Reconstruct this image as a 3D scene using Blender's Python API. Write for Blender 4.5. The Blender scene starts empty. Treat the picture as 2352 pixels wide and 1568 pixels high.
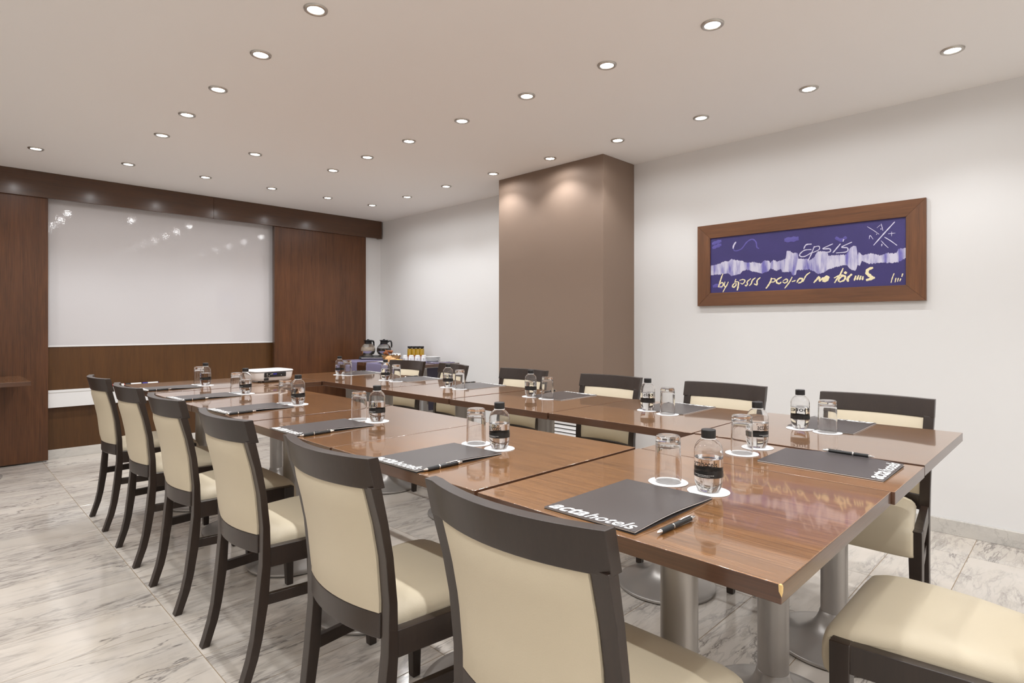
import bpy, bmesh, math, random
from mathutils import Vector, Matrix
random.seed(7)
PI = math.pi
scene = bpy.context.scene
COL = scene.collection

# ---------------------------------------------------------------- camera, world, exposure
F_PX, YAW, HOR, CAMH = 1330.5, 0.7885, 747.3, 1.14      # focal length and horizon row for a 2352x1568 frame
cam_data = bpy.data.cameras.new('camera')
cam_data.sensor_fit = 'HORIZONTAL'; cam_data.sensor_width = 36.0
cam_data.lens = 36.0 * F_PX / 2352.0
cam_data.shift_y = (HOR - 784.0) / 2352.0
cam_data.clip_start = 0.02
cam = bpy.data.objects.new('camera', cam_data); COL.objects.link(cam)
cam.location = (0, 0, CAMH); cam.rotation_euler = (PI/2, 0, -YAW)
scene.camera = cam
world = bpy.data.worlds.new('world'); scene.world = world; world.use_nodes = True
world.node_tree.nodes['Background'].inputs[0].default_value = (1.0, 0.96, 0.92, 1)
world.node_tree.nodes['Background'].inputs[1].default_value = 0.0
vs = scene.view_settings
scene.display_settings.display_device = 'sRGB'
vs.view_transform = 'Standard'; vs.look = 'None'; vs.gamma = 1.0; vs.use_curve_mapping = False
vs.exposure = EXPOSURE = 0.0
SPOT_W = 16.2                    # watts of each recessed downlight
SPILL_W = 3.1                    # the wide, weak spill of the same halogen reflectors
LAMP_COL = (0.94, 0.97, 1.0)
cy = scene.cycles
cy.max_bounces = 12; cy.diffuse_bounces = 6; cy.glossy_bounces = 5; cy.transmission_bounces = 12
cy.transparent_max_bounces = 12; cy.sample_clamp_indirect = 2.0; cy.use_denoising = True; cy.use_adaptive_sampling = True; cy.adaptive_threshold = 0.05

# ---------------------------------------------------------------- helpers
def lin(r, g, b):
    f = lambda c: (c/255/12.92) if c/255 <= 0.04045 else ((c/255+0.055)/1.055)**2.4
    return (f(r), f(g), f(b), 1)

class MB:
    """collects vertices and faces of one mesh"""
    def __init__(s): s.v = []; s.f = []
    def add(s, vs, fs):
        o = len(s.v); s.v += [tuple(p) for p in vs]; s.f += [tuple(i+o for i in q) for q in fs]
    def box(s, a, b):
        x0,y0,z0 = a; x1,y1,z1 = b
        s.add([(x0,y0,z0),(x1,y0,z0),(x1,y1,z0),(x0,y1,z0),(x0,y0,z1),(x1,y0,z1),(x1,y1,z1),(x0,y1,z1)],
              [(0,3,2,1),(4,5,6,7),(0,1,5,4),(1,2,6,5),(2,3,7,6),(3,0,4,7)])
    def loft(s, rings, closed=True, cap=True):
        n = len(rings[0]); o = len(s.v)
        for r in rings: s.v += [tuple(p) for p in r]
        m = n if closed else n-1
        for i in range(len(rings)-1):
            for j in range(m):
                k = (j+1) % n
                s.f.append((o+i*n+j, o+i*n+k, o+(i+1)*n+k, o+(i+1)*n+j))
        if cap:
            s.f.append(tuple(o+j for j in reversed(range(n)))); L = o+(len(rings)-1)*n
            s.f.append(tuple(L+j for j in range(n)))
    def lathe(s, prof, seg=32, c=(0,0,0), cap=False):
        rings = [[(c[0]+r*math.cos(2*PI*j/seg), c[1]+r*math.sin(2*PI*j/seg), c[2]+z) for j in range(seg)] for r, z in prof]
        s.loft(rings, True, cap)
    def tube(s, pts, rad, seg=10, cap=True):
        P = [Vector(p) for p in pts]; rings = []
        for i, p in enumerate(P):
            d = (P[min(i+1,len(P)-1)] - P[max(i-1,0)]).normalized()
            u = d.cross(Vector((0,0,1)))
            if u.length < 1e-4: u = Vector((1,0,0))
            u.normalize(); w = u.cross(d)
            r = rad[i] if isinstance(rad, (list, tuple)) else rad
            rings.append([p + u*(r*math.cos(2*PI*j/seg)) + w*(r*math.sin(2*PI*j/seg)) for j in range(seg)])
        s.loft(rings, True, cap)
    def mesh(s, name, bevel=0, seg=2, smooth=False, angle=35, weld=True):
        me = bpy.data.meshes.new(name)
        me.from_pydata(s.v, [], s.f); 
        bm = bmesh.new(); bm.from_mesh(me)
        if weld: bmesh.ops.remove_doubles(bm, verts=bm.verts, dist=1e-6)
        bmesh.ops.recalc_face_normals(bm, faces=bm.faces)
        if bevel:
            es = [e for e in bm.edges if len(e.link_faces) == 2 and e.calc_face_angle(0) > math.radians(28)]
            bmesh.ops.bevel(bm, geom=es, offset=bevel, segments=seg, affect='EDGES', profile=0.5, clamp_overlap=True)
        if smooth or bevel:
            for f in bm.faces: f.smooth = True
            for e in bm.edges:
                if len(e.link_faces) == 2 and e.calc_face_angle(0) > math.radians(angle): e.smooth = False
        cn = None
        if bevel:          # face-weighted normals: flat faces stay flat beside their rounded edges
            bm.normal_update(); cn = []
            area = [f.calc_area() for f in bm.faces]; bm.faces.index_update()
            for f in bm.faces:
                for l in f.loops:
                    n = Vector()
                    for g in l.vert.link_faces:
                        if g.normal.dot(f.normal) > 0.62: n += g.normal*area[g.index]
                    cn.append(n.normalized() if n.length > 0 else f.normal.copy())
        bm.to_mesh(me); bm.free()
        if cn: me.normals_split_custom_set(cn)
        return me

def obj(name, mb, mat=None, parent=None, loc=(0,0,0), rot=(0,0,0), **kw):
    me = mb.mesh(name, **kw) if isinstance(mb, MB) else mb
    if mat is not None and not me.materials: me.materials.append(mat)
    o = bpy.data.objects.new(name, me); COL.objects.link(o)
    o.parent = parent; o.location = loc; o.rotation_euler = rot
    return o
def boxo(name, a, b, mat, parent=None, bevel=0, **kw):
    m = MB(); m.box(a, b); return obj(name, m, mat, parent, bevel=bevel, **kw)
def tag(o, label, cat, group=None):
    o['label'] = label; o['category'] = cat
    if group: o['group'] = group
    return o
def thing(name, label, cat, loc=(0,0,0), rz=0, group=None):
    o = bpy.data.objects.new(name, None); COL.objects.link(o)
    o.empty_display_size = 0.05
    o.location = loc; o.rotation_euler = (0,0,rz)
    return tag(o, label, cat, group)
def struct(o): o['kind'] = 'structure'; return o
def dup(root, loc, rz, label, group=None):
    r = root.copy(); COL.objects.link(r); r.location = loc; r.rotation_euler = (0,0,rz); r['label'] = label
    if group: r['group'] = group
    def rec(src, dst):
        for ch in list(src.children):
            c = ch.copy(); COL.objects.link(c); c.parent = dst; rec(ch, c)
    rec(root, r)
    return r

# ---------------------------------------------------------------- materials
def newmat(name):
    m = bpy.data.materials.new(name); m.use_nodes = True
    return m, m.node_tree, m.node_tree.nodes['Principled BSDF']
def N(nt, t, **kw):
    n = nt.nodes.new(t)
    for k, v in kw.items(): setattr(n, k, v)
    return n
def simple(name, col, rough=0.5, metal=0.0, bump=0.0, bscale=300, spec=0.5, var=0.0, coat=0.0):
    m, nt, b = newmat(name)
    b.inputs['Base Color'].default_value = col; b.inputs['Roughness'].default_value = rough
    b.inputs['Metallic'].default_value = metal; b.inputs['Specular IOR Level'].default_value = spec
    b.inputs['Coat Weight'].default_value = coat
    tc = N(nt, 'ShaderNodeTexCoord')
    nz = N(nt, 'ShaderNodeTexNoise'); nz.inputs['Scale'].default_value = bscale; nz.inputs['Detail'].default_value = 4
    nt.links.new(tc.outputs['Object'], nz.inputs['Vector'])
    if var:
        n2 = N(nt, 'ShaderNodeTexNoise'); n2.inputs['Scale'].default_value = 6; n2.inputs['Detail'].default_value = 5
        nt.links.new(tc.outputs['Object'], n2.inputs['Vector'])
        mx = N(nt, 'ShaderNodeMix', data_type='RGBA')
        mx.inputs[6].default_value = tuple(c*(1-var) for c in col[:3])+(1,); mx.inputs[7].default_value = tuple(min(1,c*(1+var)) for c in col[:3])+(1,)
        nt.links.new(n2.outputs['Fac'], mx.inputs[0]); nt.links.new(mx.outputs[2], b.inputs['Base Color'])
    if bump:
        bp = N(nt, 'ShaderNodeBump'); bp.inputs['Strength'].default_value = bump; bp.inputs['Distance'].default_value = 0.002
        nt.links.new(nz.outputs['Fac'], bp.inputs['Height']); nt.links.new(bp.outputs['Normal'], b.inputs['Normal'])
    return m
def wood(name, dark, light, axis, rough, coat=0.0, fine=90.0, bump=0.05, contrast=1.0, tint=None, spec=0.5, coat_rough=0.04, coat_ior=1.5, w1=0.42):
    """veneer: fibres stretched along one axis, broad figure, slight change from piece to piece"""
    m, nt, b = newmat(name); L = nt.links.new
    tc = N(nt, 'ShaderNodeTexCoord'); oi = N(nt, 'ShaderNodeObjectInfo')
    off = N(nt, 'ShaderNodeVectorMath', operation='SCALE'); L(oi.outputs['Random'], off.inputs['Scale'])
    off.inputs[0].default_value = (37.0, 53.0, 71.0)
    ad = N(nt, 'ShaderNodeVectorMath', operation='ADD'); L(tc.outputs['Object'], ad.inputs[0]); L(off.outputs[0], ad.inputs[1])
    def stretched(scale, ratio, detail, dist=0.0):
        mp = N(nt, 'ShaderNodeMapping')
        sc = [scale]*3; sc['xyz'.index(axis)] = scale*ratio
        mp.inputs['Scale'].default_value = sc
        L(ad.outputs[0], mp.inputs['Vector'])
        nz = N(nt, 'ShaderNodeTexNoise'); nz.inputs['Scale'].default_value = 1.0; nz.inputs['Detail'].default_value = detail
        nz.inputs['Roughness'].default_value = 0.6; nz.inputs['Distortion'].default_value = dist
        L(mp.outputs['Vector'], nz.inputs['Vector']); return nz
    f1 = stretched(fine*3.2, 0.022, 3); f2 = stretched(fine*0.32, 0.06, 4, 0.3); f3 = stretched(2.6, 0.5, 3)
    def mul(node, k):
        n = N(nt, 'ShaderNodeMath', operation='MULTIPLY'); n.inputs[1].default_value = k; L(node.outputs['Fac'], n.inputs[0]); return n
    s = N(nt, 'ShaderNodeMath', operation='ADD'); L(mul(f1, w1).outputs[0], s.inputs[0]); L(mul(f2, 0.75-w1).outputs[0], s.inputs[1])
    s2 = N(nt, 'ShaderNodeMath', operation='ADD'); L(s.outputs[0], s2.inputs[0]); L(mul(f3, 0.25).outputs[0], s2.inputs[1])
    cr = N(nt, 'ShaderNodeValToRGB'); e = cr.color_ramp.elements
    e[0].position = 0.5-0.16/contrast; e[0].color = dark; e[1].position = 0.5+0.16/contrast; e[1].color = light
    L(s2.outputs[0], cr.inputs[0])
    hs = N(nt, 'ShaderNodeHueSaturation'); L(cr.outputs['Color'], hs.inputs['Color'])
    mr = N(nt, 'ShaderNodeMapRange'); mr.inputs['To Min'].default_value = 0.88; mr.inputs['To Max'].default_value = 1.12
    L(oi.outputs['Random'], mr.inputs['Value']); L(mr.outputs[0], hs.inputs['Value'])
    L(hs.outputs['Color'], b.inputs['Base Color'])
    b.inputs['Roughness'].default_value = rough; b.inputs['Specular IOR Level'].default_value = spec
    b.inputs['Coat Weight'].default_value = coat; b.inputs['Coat Roughness'].default_value = coat_rough; b.inputs['Coat IOR'].default_value = coat_ior
    if bump:
        bp = N(nt, 'ShaderNodeBump'); bp.inputs['Strength'].default_value = bump; bp.inputs['Distance'].default_value = 0.001
        L(f1.outputs['Fac'], bp.inputs['Height']); L(bp.outputs['Normal'], b.inputs['Normal'])
    return m
def glass(name, ior, col=(1,1,1,1), rough=0.0):
    m, nt, b = newmat(name)
    b.inputs['Base Color'].default_value = col; b.inputs['Transmission Weight'].default_value = 1.0
    b.inputs['IOR'].default_value = ior; b.inputs['Roughness'].default_value = rough
    return m
def marble(name, base, warm, vein, stretch=0.34, amount=1.0, rough=0.12):
    m, nt, b = newmat(name); L = nt.links.new
    tc = N(nt, 'ShaderNodeTexCoord'); oi = N(nt, 'ShaderNodeObjectInfo')
    off = N(nt, 'ShaderNodeVectorMath', operation='SCALE'); off.inputs[0].default_value = (41.0, 67.0, 13.0); L(oi.outputs['Random'], off.inputs['Scale'])
    ad = N(nt, 'ShaderNodeVectorMath', operation='ADD'); L(tc.outputs['Object'], ad.inputs[0]); L(off.outputs[0], ad.inputs[1])
    def noise(sc, rz, st, detail, dist):
        mp = N(nt, 'ShaderNodeMapping'); mp.inputs['Rotation'].default_value = (0, 0, rz); mp.inputs['Scale'].default_value = (sc*st, sc, sc)
        L(ad.outputs[0], mp.inputs['Vector'])
        nz = N(nt, 'ShaderNodeTexNoise'); nz.inputs['Scale'].default_value = 1; nz.inputs['Detail'].default_value = detail; nz.inputs['Distortion'].default_value = dist
        nz.inputs['Roughness'].default_value = 0.58
        L(mp.outputs['Vector'], nz.inputs['Vector']); return nz
    def ridge(nz, w):       # thin line where the noise crosses its middle
        a = N(nt, 'ShaderNodeMath', operation='SUBTRACT'); a.inputs[1].default_value = 0.5; L(nz.outputs['Fac'], a.inputs[0])
        c = N(nt, 'ShaderNodeMath', operation='ABSOLUTE'); L(a.outputs[0], c.inputs[0])
        r = N(nt, 'ShaderNodeMapRange'); r.inputs['From Min'].default_value = 0; r.inputs['From Max'].default_value = w
        r.inputs['To Min'].default_value = 1; r.inputs['To Max'].default_value = 0; L(c.outputs[0], r.inputs['Value']); return r
    def mulm(a, c):
        n = N(nt, 'ShaderNodeMath', operation='MULTIPLY'); L(a, n.inputs[0])
        if isinstance(c, float): n.inputs[1].default_value = c
        else: L(c, n.inputs[1])
        return n.outputs[0]
    cloud = noise(5.5, 0.2, 0.28, 5, 0.5)
    cm = N(nt, 'ShaderNodeMapRange'); cm.inputs['From Min'].default_value = 0.40; cm.inputs['From Max'].default_value = 0.72; L(cloud.outputs['Fac'], cm.inputs['Value'])
    v1 = mulm(ridge(noise(11.0, 0.20, stretch*.62, 6, 0.7), 0.034).outputs[0], cm.outputs[0])
    v2 = mulm(ridge(noise(27.0, 0.14, stretch*.6, 5, 0.5), 0.05).outputs[0], mulm(cm.outputs[0], 0.75))
    mask2 = noise(3.0, 0.0, 0.7, 2, 0.0)
    mm = N(nt, 'ShaderNodeMapRange'); mm.inputs['From Min'].default_value = 0.42; mm.inputs['From Max'].default_value = 0.62; L(mask2.outputs['Fac'], mm.inputs['Value'])
    v3 = mulm(ridge(noise(4.5, 0.32, 0.30, 6, 0.35), 0.013).outputs[0], mm.outputs[0])
    mx = N(nt, 'ShaderNodeMix', data_type='RGBA'); mx.inputs[6].default_value = base; mx.inputs[7].default_value = warm
    L(noise(7.0, 0.3, 0.5, 4, 0.4).outputs['Fac'], mx.inputs[0])
    gm = N(nt, 'ShaderNodeMix', data_type='RGBA'); L(mx.outputs[2], gm.inputs[6]); gm.inputs[7].default_value = tuple((base[i]*0.62+vein[i]*0.38) for i in range(3))+(1,)
    L(mulm(cm.outputs[0], 0.55), gm.inputs[0])
    cur = gm.outputs[2]
    for v, k in ((v1, 0.75), (v2, 0.58), (v3, 0.8)):
        m2 = N(nt, 'ShaderNodeMix', data_type='RGBA'); L(cur, m2.inputs[6]); m2.inputs[7].default_value = vein; L(mulm(v, k*amount), m2.inputs[0]); cur = m2.outputs[2]
    hs = N(nt, 'ShaderNodeHueSaturation'); L(cur, hs.inputs['Color'])
    mr = N(nt, 'ShaderNodeMapRange'); mr.inputs['To Min'].default_value = 0.93; mr.inputs['To Max'].default_value = 1.05
    L(oi.outputs['Random'], mr.inputs['Value']); L(mr.outputs[0], hs.inputs['Value'])
    L(hs.outputs['Color'], b.inputs['Base Color'])
    b.inputs['Roughness'].default_value = rough
    return m

M = {}
M['wall'] = simple('white_wall_paint', (0.765,0.755,0.745,1), 0.6, bump=0.06, bscale=120, spec=0.3)
M['ceiling'] = simple('ceiling_paint', (0.90,0.882,0.868,1), 0.7, bump=0.04, bscale=90, spec=0.2)
M['taupe'] = simple('taupe_wall_paint', lin(134,115,101), 0.62, bump=0.08, bscale=160, spec=0.2)
M['marble'] = marble('veined_marble', lin(214,207,199), lin(206,195,181), lin(104,98,95))
M['marble_skirt'] = marble('pale_marble_skirting', lin(212,208,202), lin(202,196,187), lin(140,135,130), amount=0.5, rough=0.2)
M['grout'] = simple('grout', lin(146,126,100), 0.9)
M['panel_v'] = wood('dark_veneer_upright', lin(66,41,24), lin(104,65,39), 'z', 0.38, coat=0.12, fine=80, contrast=1.1, coat_rough=0.18, spec=0.35)
M['panel_h'] = wood('dark_veneer_lengthwise', lin(64,42,28), lin(88,58,36), 'x', 0.30, coat=0.3, fine=80, contrast=1.0, coat_rough=0.16)
M['wainscot'] = wood('brown_veneer_upright', lin(68,43,20), lin(94,61,29), 'z', 0.45, coat=0.08, spec=0.35, fine=110, contrast=0.9, coat_rough=0.2)
M['table'] = wood('lacquered_walnut_veneer', lin(98,65,35), lin(148,102,58), 'y', 0.25, coat=1.0, fine=85, bump=0.05, contrast=1.35, coat_rough=0.045, coat_ior=1.68, w1=0.58)
M['table_edge'] = wood('walnut_edge_banding', lin(66,43,30), lin(96,64,45), 'x', 0.3, coat=0.5, fine=90, contrast=1.0, coat_rough=0.1)
M['table_edge_y'] = wood('walnut_edge_banding_side', lin(66,43,30), lin(96,64,45), 'y', 0.3, coat=0.5, fine=90, contrast=1.0, coat_rough=0.1)
M['chair'] = wood('wenge_stained_wood', lin(36,26,20), lin(51,38,30), 'z', 0.36, coat=0.15, fine=70, contrast=0.8, bump=0.03, coat_rough=0.2)
M['leather'] = simple('cream_leatherette', lin(206,193,168), 0.46, bump=0.12, bscale=420, var=0.03, spec=0.4)
M['steel'] = simple('silver_painted_metal', lin(176,171,166), 0.36, metal=0.55, bump=0.03, bscale=500)
M['chrome'] = simple('chrome', (0.82,0.81,0.8,1), 0.12, metal=1.0)
M['nickel'] = simple('brushed_nickel', (0.55,0.52,0.48,1), 0.35, metal=1.0)
M['black'] = simple('black_plastic', (0.014,0.013,0.013,1), 0.4)
M['rubber'] = simple('black_rubber', (0.016,0.015,0.015,1), 0.65, bump=0.2, bscale=900)
M['white_plastic'] = simple('white_plastic', (0.80,0.79,0.78,1), 0.3)
M['paper'] = simple('white_paper', (0.88,0.88,0.87,1), 0.7)
M['coaster'] = simple('white_coaster_card', (0.93,0.93,0.94,1), 0.6)
M['folder'] = simple('charcoal_folder_card', lin(70,64,63), 0.33, var=0.06, spec=0.6)
M['print_white'] = simple('white_print', (0.86,0.85,0.83,1), 0.5)
M['print_grey'] = simple('pale_grey_print', (0.58,0.55,0.52,1), 0.5)
M['print_black'] = simple('black_print', (0.012,0.011,0.011,1), 0.4)
M['water'] = glass('bottled_water', 1.33)
M['glass'] = glass('clear_glass', 1.47)
M['porcelain'] = simple('white_porcelain', (0.84,0.84,0.83,1), 0.18)
M['lilac'] = simple('lilac_cloth', lin(118,111,138), 0.9, bump=0.3, bscale=500)
M['navy'] = simple('dark_navy_cloth', lin(44,38,50), 0.9)
M['bread'] = simple('baked_crust', lin(212,164,112), 0.6, bump=0.5, bscale=90, var=0.25)
M['roll'] = simple('yellow_glazed_roll', lin(228,182,88), 0.5, bump=0.3, bscale=90, var=0.15)
M['brown_pastry'] = simple('brown_pastry', lin(140,78,38), 0.55, bump=0.5, bscale=120, var=0.3)
M['wicker'] = simple('wicker', lin(176,134,84), 0.7, bump=0.6, bscale=260, var=0.3)
M['red'] = simple('red_plastic', lin(214,52,36), 0.35)
M['blue'] = simple('blue_plastic', lin(52,48,140), 0.35)
M['chip'] = simple('bare_chipboard', lin(226,190,128), 0.9, bump=0.6, bscale=300)
M['juice'] = simple('orange_juice', lin(240,196,30), 0.15, coat=1.0)
M['juice_low'] = simple('deep_orange_juice', lin(226,130,22), 0.15, coat=1.0)
M['milk'] = simple('milky_coffee', lin(226,210,190), 0.25, coat=1.0)
M['coffee'] = simple('black_coffee', lin(30,20,15), 0.1, coat=1.0)
M['frame_h'] = wood('picture_frame_wood', lin(88,54,30), lin(122,78,46), 'y', 0.4, coat=0.2, fine=110, contrast=1.2, coat_rough=0.2)
M['frame_v'] = wood('picture_frame_wood_upright', lin(88,54,30), lin(122,78,46), 'z', 0.4, coat=0.2, fine=110, contrast=1.2, coat_rough=0.2)
M['canvas'] = simple('violet_canvas', lin(58,50,108), 0.5, bump=0.25, bscale=220, var=0.22)
M['cream_paint'] = simple('cream_paint', lin(240,228,186), 0.5, bump=0.3, bscale=150)
M['pale_paint'] = simple('pale_lilac_paint', lin(206,202,226), 0.5, bump=0.3, bscale=150)
M['blue_paint'] = simple('blue_violet_paint', lin(92,84,160), 0.5, var=0.3, bump=0.3, bscale=120)
def brush_band():
    m, nt, b = newmat('brushed_lilac_paint'); L = nt.links.new
    tc = N(nt, 'ShaderNodeTexCoord'); mp = N(nt, 'ShaderNodeMapping'); mp.inputs['Scale'].default_value = (1, 26, 5)
    L(tc.outputs['Object'], mp.inputs['Vector'])
    nz = N(nt, 'ShaderNodeTexNoise'); nz.inputs['Scale'].default_value = 1; nz.inputs['Detail'].default_value = 6; L(mp.outputs[0], nz.inputs['Vector'])
    cr = N(nt, 'ShaderNodeValToRGB'); cr.color_ramp.elements[0].position = 0.36; cr.color_ramp.elements[0].color = lin(112,106,178)
    cr.color_ramp.elements[1].position = 0.56; cr.color_ramp.elements[1].color = lin(206,203,222)
    L(nz.outputs['Fac'], cr.inputs[0]); L(cr.outputs['Color'], b.inputs['Base Color']); b.inputs['Roughness'].default_value = 0.5
    return m
M['band'] = brush_band()
def whiteboard_mat():
    m, nt, b = newmat('glossy_whiteboard_enamel'); L = nt.links.new
    b.inputs['Base Color'].default_value = (0.62,0.595,0.60,1); b.inputs['Roughness'].default_value = 0.03; b.inputs['Specular IOR Level'].default_value = 0.7
    tc = N(nt, 'ShaderNodeTexCoord'); nz = N(nt, 'ShaderNodeTexNoise'); nz.inputs['Scale'].default_value = 95; nz.inputs['Detail'].default_value = 1
    L(tc.outputs['Object'], nz.inputs['Vector'])
    bp = N(nt, 'ShaderNodeBump'); bp.inputs['Strength'].default_value = 0.08; bp.inputs['Distance'].default_value = 0.0016
    L(nz.outputs['Fac'], bp.inputs['Height']); L(bp.outputs['Normal'], b.inputs['Normal'])
    return m
M['whiteboard'] = whiteboard_mat()
def emit(name, col, strength):
    m, nt, b = newmat(name)
    b.inputs['Base Color'].default_value = (0.9,0.9,0.9,1); b.inputs['Emission Color'].default_value = col; b.inputs['Emission Strength'].default_value = strength
    return m
M['lamp'] = emit('lit_halogen_lens', (1.0,0.96,0.91,1), 60.0)

# ---------------------------------------------------------------- room shell
XR, XL, YB, YF, ZC = 3.945, -1.25, 6.285, -2.35, 2.416
FRONT = 6.155                                    # face of the sliding panels and the pelmet
floor = struct(boxo('floor', (XL-.1, YF-.1, -.12), (XR+.1, YB+.1, -.0009), M['grout']))
# marble tiles 0.62 x 0.305 laid in a stack bond; joints at x = .668 and y = .418
TX, TY, X0, Y0 = 0.589, 0.2921, 0.668, 0.418
tile_cache = {}
i0 = math.floor((XL-X0)/TX); j0 = math.floor((-1.4-Y0)/TY)
for i in range(i0, 8):
    for j in range(j0, 22):
        xa, xb = max(XL, X0+i*TX)+.0012, min(XR, X0+(i+1)*TX)-.0012
        ya, yb = Y0+j*TY+.0012, min(YB, Y0+(j+1)*TY)-.0012
        if xb-xa < .01 or yb-ya < .01: continue
        if X0+(i+1)*TX < 0.1 and ya < 1.6: continue     # never in view: plain slabs below
        k = (round(xb-xa,4), round(yb-ya,4))
        if k not in tile_cache:
            m = MB(); w, d = k[0]/2, k[1]/2; c = .0006
            m.loft([[(-w,-d,-.01),(w,-d,-.01),(w,d,-.01),(-w,d,-.01)], [(-w,-d,-c),(w,-d,-c),(w,d,-c),(-w,d,-c)], [(-w+c,-d+c,0),(w-c,-d+c,0),(w-c,d-c,0),(-w+c,d-c,0)]])
            me = m.mesh('tile'); me.materials.append(M['marble']); tile_cache[k] = me
        obj('tile', tile_cache[k], None, floor, loc=((xa+xb)/2, (ya+yb)/2, 0))
boxo('slab', (XL, YF, -.004), (XR, Y0+j0*TY-.002, 0), M['marble'], floor)
boxo('slab', (XL, Y0+j0*TY, -.004), (X0-TX-.002, 1.58, 0), M['marble'], floor)
ceiling = struct(boxo('ceiling', (XL-.1, YF-.1, ZC), (XR+.1, YB+.1, ZC+.12), M['ceiling']))
struct(boxo('wall_right', (XR, YF-.1, -.1), (XR+.1, YB+.1, ZC), M['wall']))
struct(boxo('wall_left', (XL-.1, YF-.1, -.1), (XL, YB+.1, ZC), M['wall']))
struct(boxo('wall_front', (XL, YF-.1, -.1), (XR, YF, ZC), M['wall']))
wall_back = struct(boxo('wall_back', (XL, YB, -.1), (XR, YB+.1, ZC), M['wall']))
boxo('return_wall', (3.73, 6.222, 0), (XR, YB, ZC-.2), M['wall'], wall_back)
boxo('lower_panel', (0.70, 6.268, 0.080), (2.66, YB, 0.585), M['wainscot'], wall_back)
boxo('upper_panel', (0.70, 6.268, 0.587), (2.66, YB, 0.958), M['wainscot'], wall_back)
column = struct(boxo('column', (3.53, 2.553, 0), (XR, 3.672, ZC), M['taupe'], bevel=.003))
# marble skirting, each length a piece
def skirt(name, axis, a, b, fixed, inward):
    n = max(1, round((b-a)/TX)); first = None
    for k in range(n):
        p, q = a+(b-a)*k/n, a+(b-a)*(k+1)/n-.0015
        lo, hi = sorted((fixed, fixed+inward))
        c0 = (p, lo, 0) if axis == 'x' else (lo, p, 0); c1 = (q, hi, .080) if axis == 'x' else (hi, q, .080)
        o = boxo(name if first is None else 'tile', c0, c1, M['marble_skirt'], first, bevel=.0015)
        if first is None: first = struct(o)
skirt('baseboard_right', 'y', -1.6, 2.553, XR, -.018)
skirt('baseboard_1', 'y', 3.672, 6.22, XR, -.018)
skirt('baseboard_back', 'x', 0.70, 2.62, YB, -.020)
# pelmet: two boards butted together under the ceiling
pel = struct(boxo('trim_1', (XL, FRONT, 2.203), (1.992, FRONT+.03, ZC-.001), M['panel_h'], bevel=.0012))
boxo('board', (1.9935, FRONT, 2.203), (3.922, FRONT+.03, ZC-.001), M['panel_h'], pel, bevel=.0012)
boxo('soffit_board', (XL, FRONT+.03, 2.225), (3.922, YB, 2.243), M['panel_h'], pel)
boxo('end_board', (3.892, FRONT+.03, 2.203), (3.922, YB, ZC-.001), M['panel_h'], pel)
# sliding panels
def sliding_panel(x0, x1, label, gap):
    t = thing('sliding_panel', label, 'panel', ((x0+x1)/2, FRONT+.045, 0))
    w = (x1-x0)/2
    boxo('board', (-w, -.022, gap), (w, .022, 2.222), M['panel_v'], t, bevel=.0015)
    boxo('edge_strip', (-w-.006, -.024, gap), (-w-.0005, .024, 2.222), M['panel_h'], t, bevel=.001)
    for s in (-1, 1): boxo('floor_guide', (s*w*.6-.05, -.012, 0), (s*w*.6+.05, .012, gap), M['black'], t)
    return t
sliding_panel(-1.05, 0.703, 'wide dark veneer sliding panel to the left of the whiteboard', .012)
sliding_panel(2.612, 3.716, 'dark veneer sliding panel between whiteboard and buffet corner', .012)
# whiteboard and its pen ledge
t = thing('whiteboard', 'large glossy whiteboard recessed between dark sliding panels', 'whiteboard', (1.67, YB, 1.58))
boxo('board', (-1.0, -.018, -.612), (1.0, -.001, .64), M['whiteboard'], t)
boxo('bottom_rail', (-1.0, -.024, -.624), (1.0, -.001, -.612), M['white_plastic'], t, bevel=.001)
t = thing('pen_ledge', 'long white pen ledge fixed across the brown panel below the whiteboard', 'shelf', (1.67, YB, .515))
boxo('ledge_body', (-.965, -.062, -.073), (.965, -.017, .073), M['white_plastic'], t, bevel=.002)
boxo('ledge_lip', (-.965, -.066, .055), (.965, -.0625, .0745), M['white_plastic'], t, bevel=.001)
MK = [(1.128, 'red', 'red capped marker at the left end of the pen ledge'), (1.263, 'black', 'black capped marker in the middle of the pen ledge row'), (1.398, 'blue', 'blue capped marker at the right of the pen ledge row')]
for x, c, lab in MK:
    t = thing('marker', lab, 'marker', (x, YB-.048, (.5895+.0115)), 0, 'board markers lying on the pen ledge')
    m = MB(); m.tube([(0,0,0),(.042,0,0)], .0115, 14); obj('cap', m, M[c], t, bevel=.0015)
    m = MB(); m.tube([(.0425,0,0),(.126,0,0)], .0112, 14); obj('barrel', m, M['white_plastic'], t, bevel=.0015)
    m = MB(); m.tube([(.1262,0,0),(.131,0,0)], .0095, 12); obj('end_plug', m, M[c], t)
# louvred grille on the taupe column
t = thing('wall_grille', 'white louvred grille low on the taupe column', 'grille', (3.53, 2.925, .2))
for a, b in (((-.014,-.16,-.13),(0,-.14,.185)), ((-.014,.14,-.13),(0,.16,.185)), ((-.014,-.14,.165),(0,.14,.185)), ((-.014,-.14,-.13),(0,.14,-.11))):
    boxo('frame_bar', a, b, M['white_plastic'], t, bevel=.0015)
m = MB(); m.box((-.001,-.14,-.11),(.0,.14,.165)); obj('back_plate', m, M['black'], t)
for k in range(9):
    z = -.097+k*.03
    m = MB(); m.add([(-.013,-.139,z-.009),(-.013,.139,z-.009),(-.003,.139,z+.012),(-.003,-.139,z+.012),(-.0115,-.139,z-.0105),(-.0115,.139,z-.0105),(-.0015,.139,z+.0105),(-.0015,-.139,z+.0105)],
        [(0,1,2,3),(7,6,5,4),(0,4,5,1),(2,6,7,3),(1,5,6,2),(0,3,7,4)])
    obj('slat', m, M['white_plastic'], t)
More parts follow.
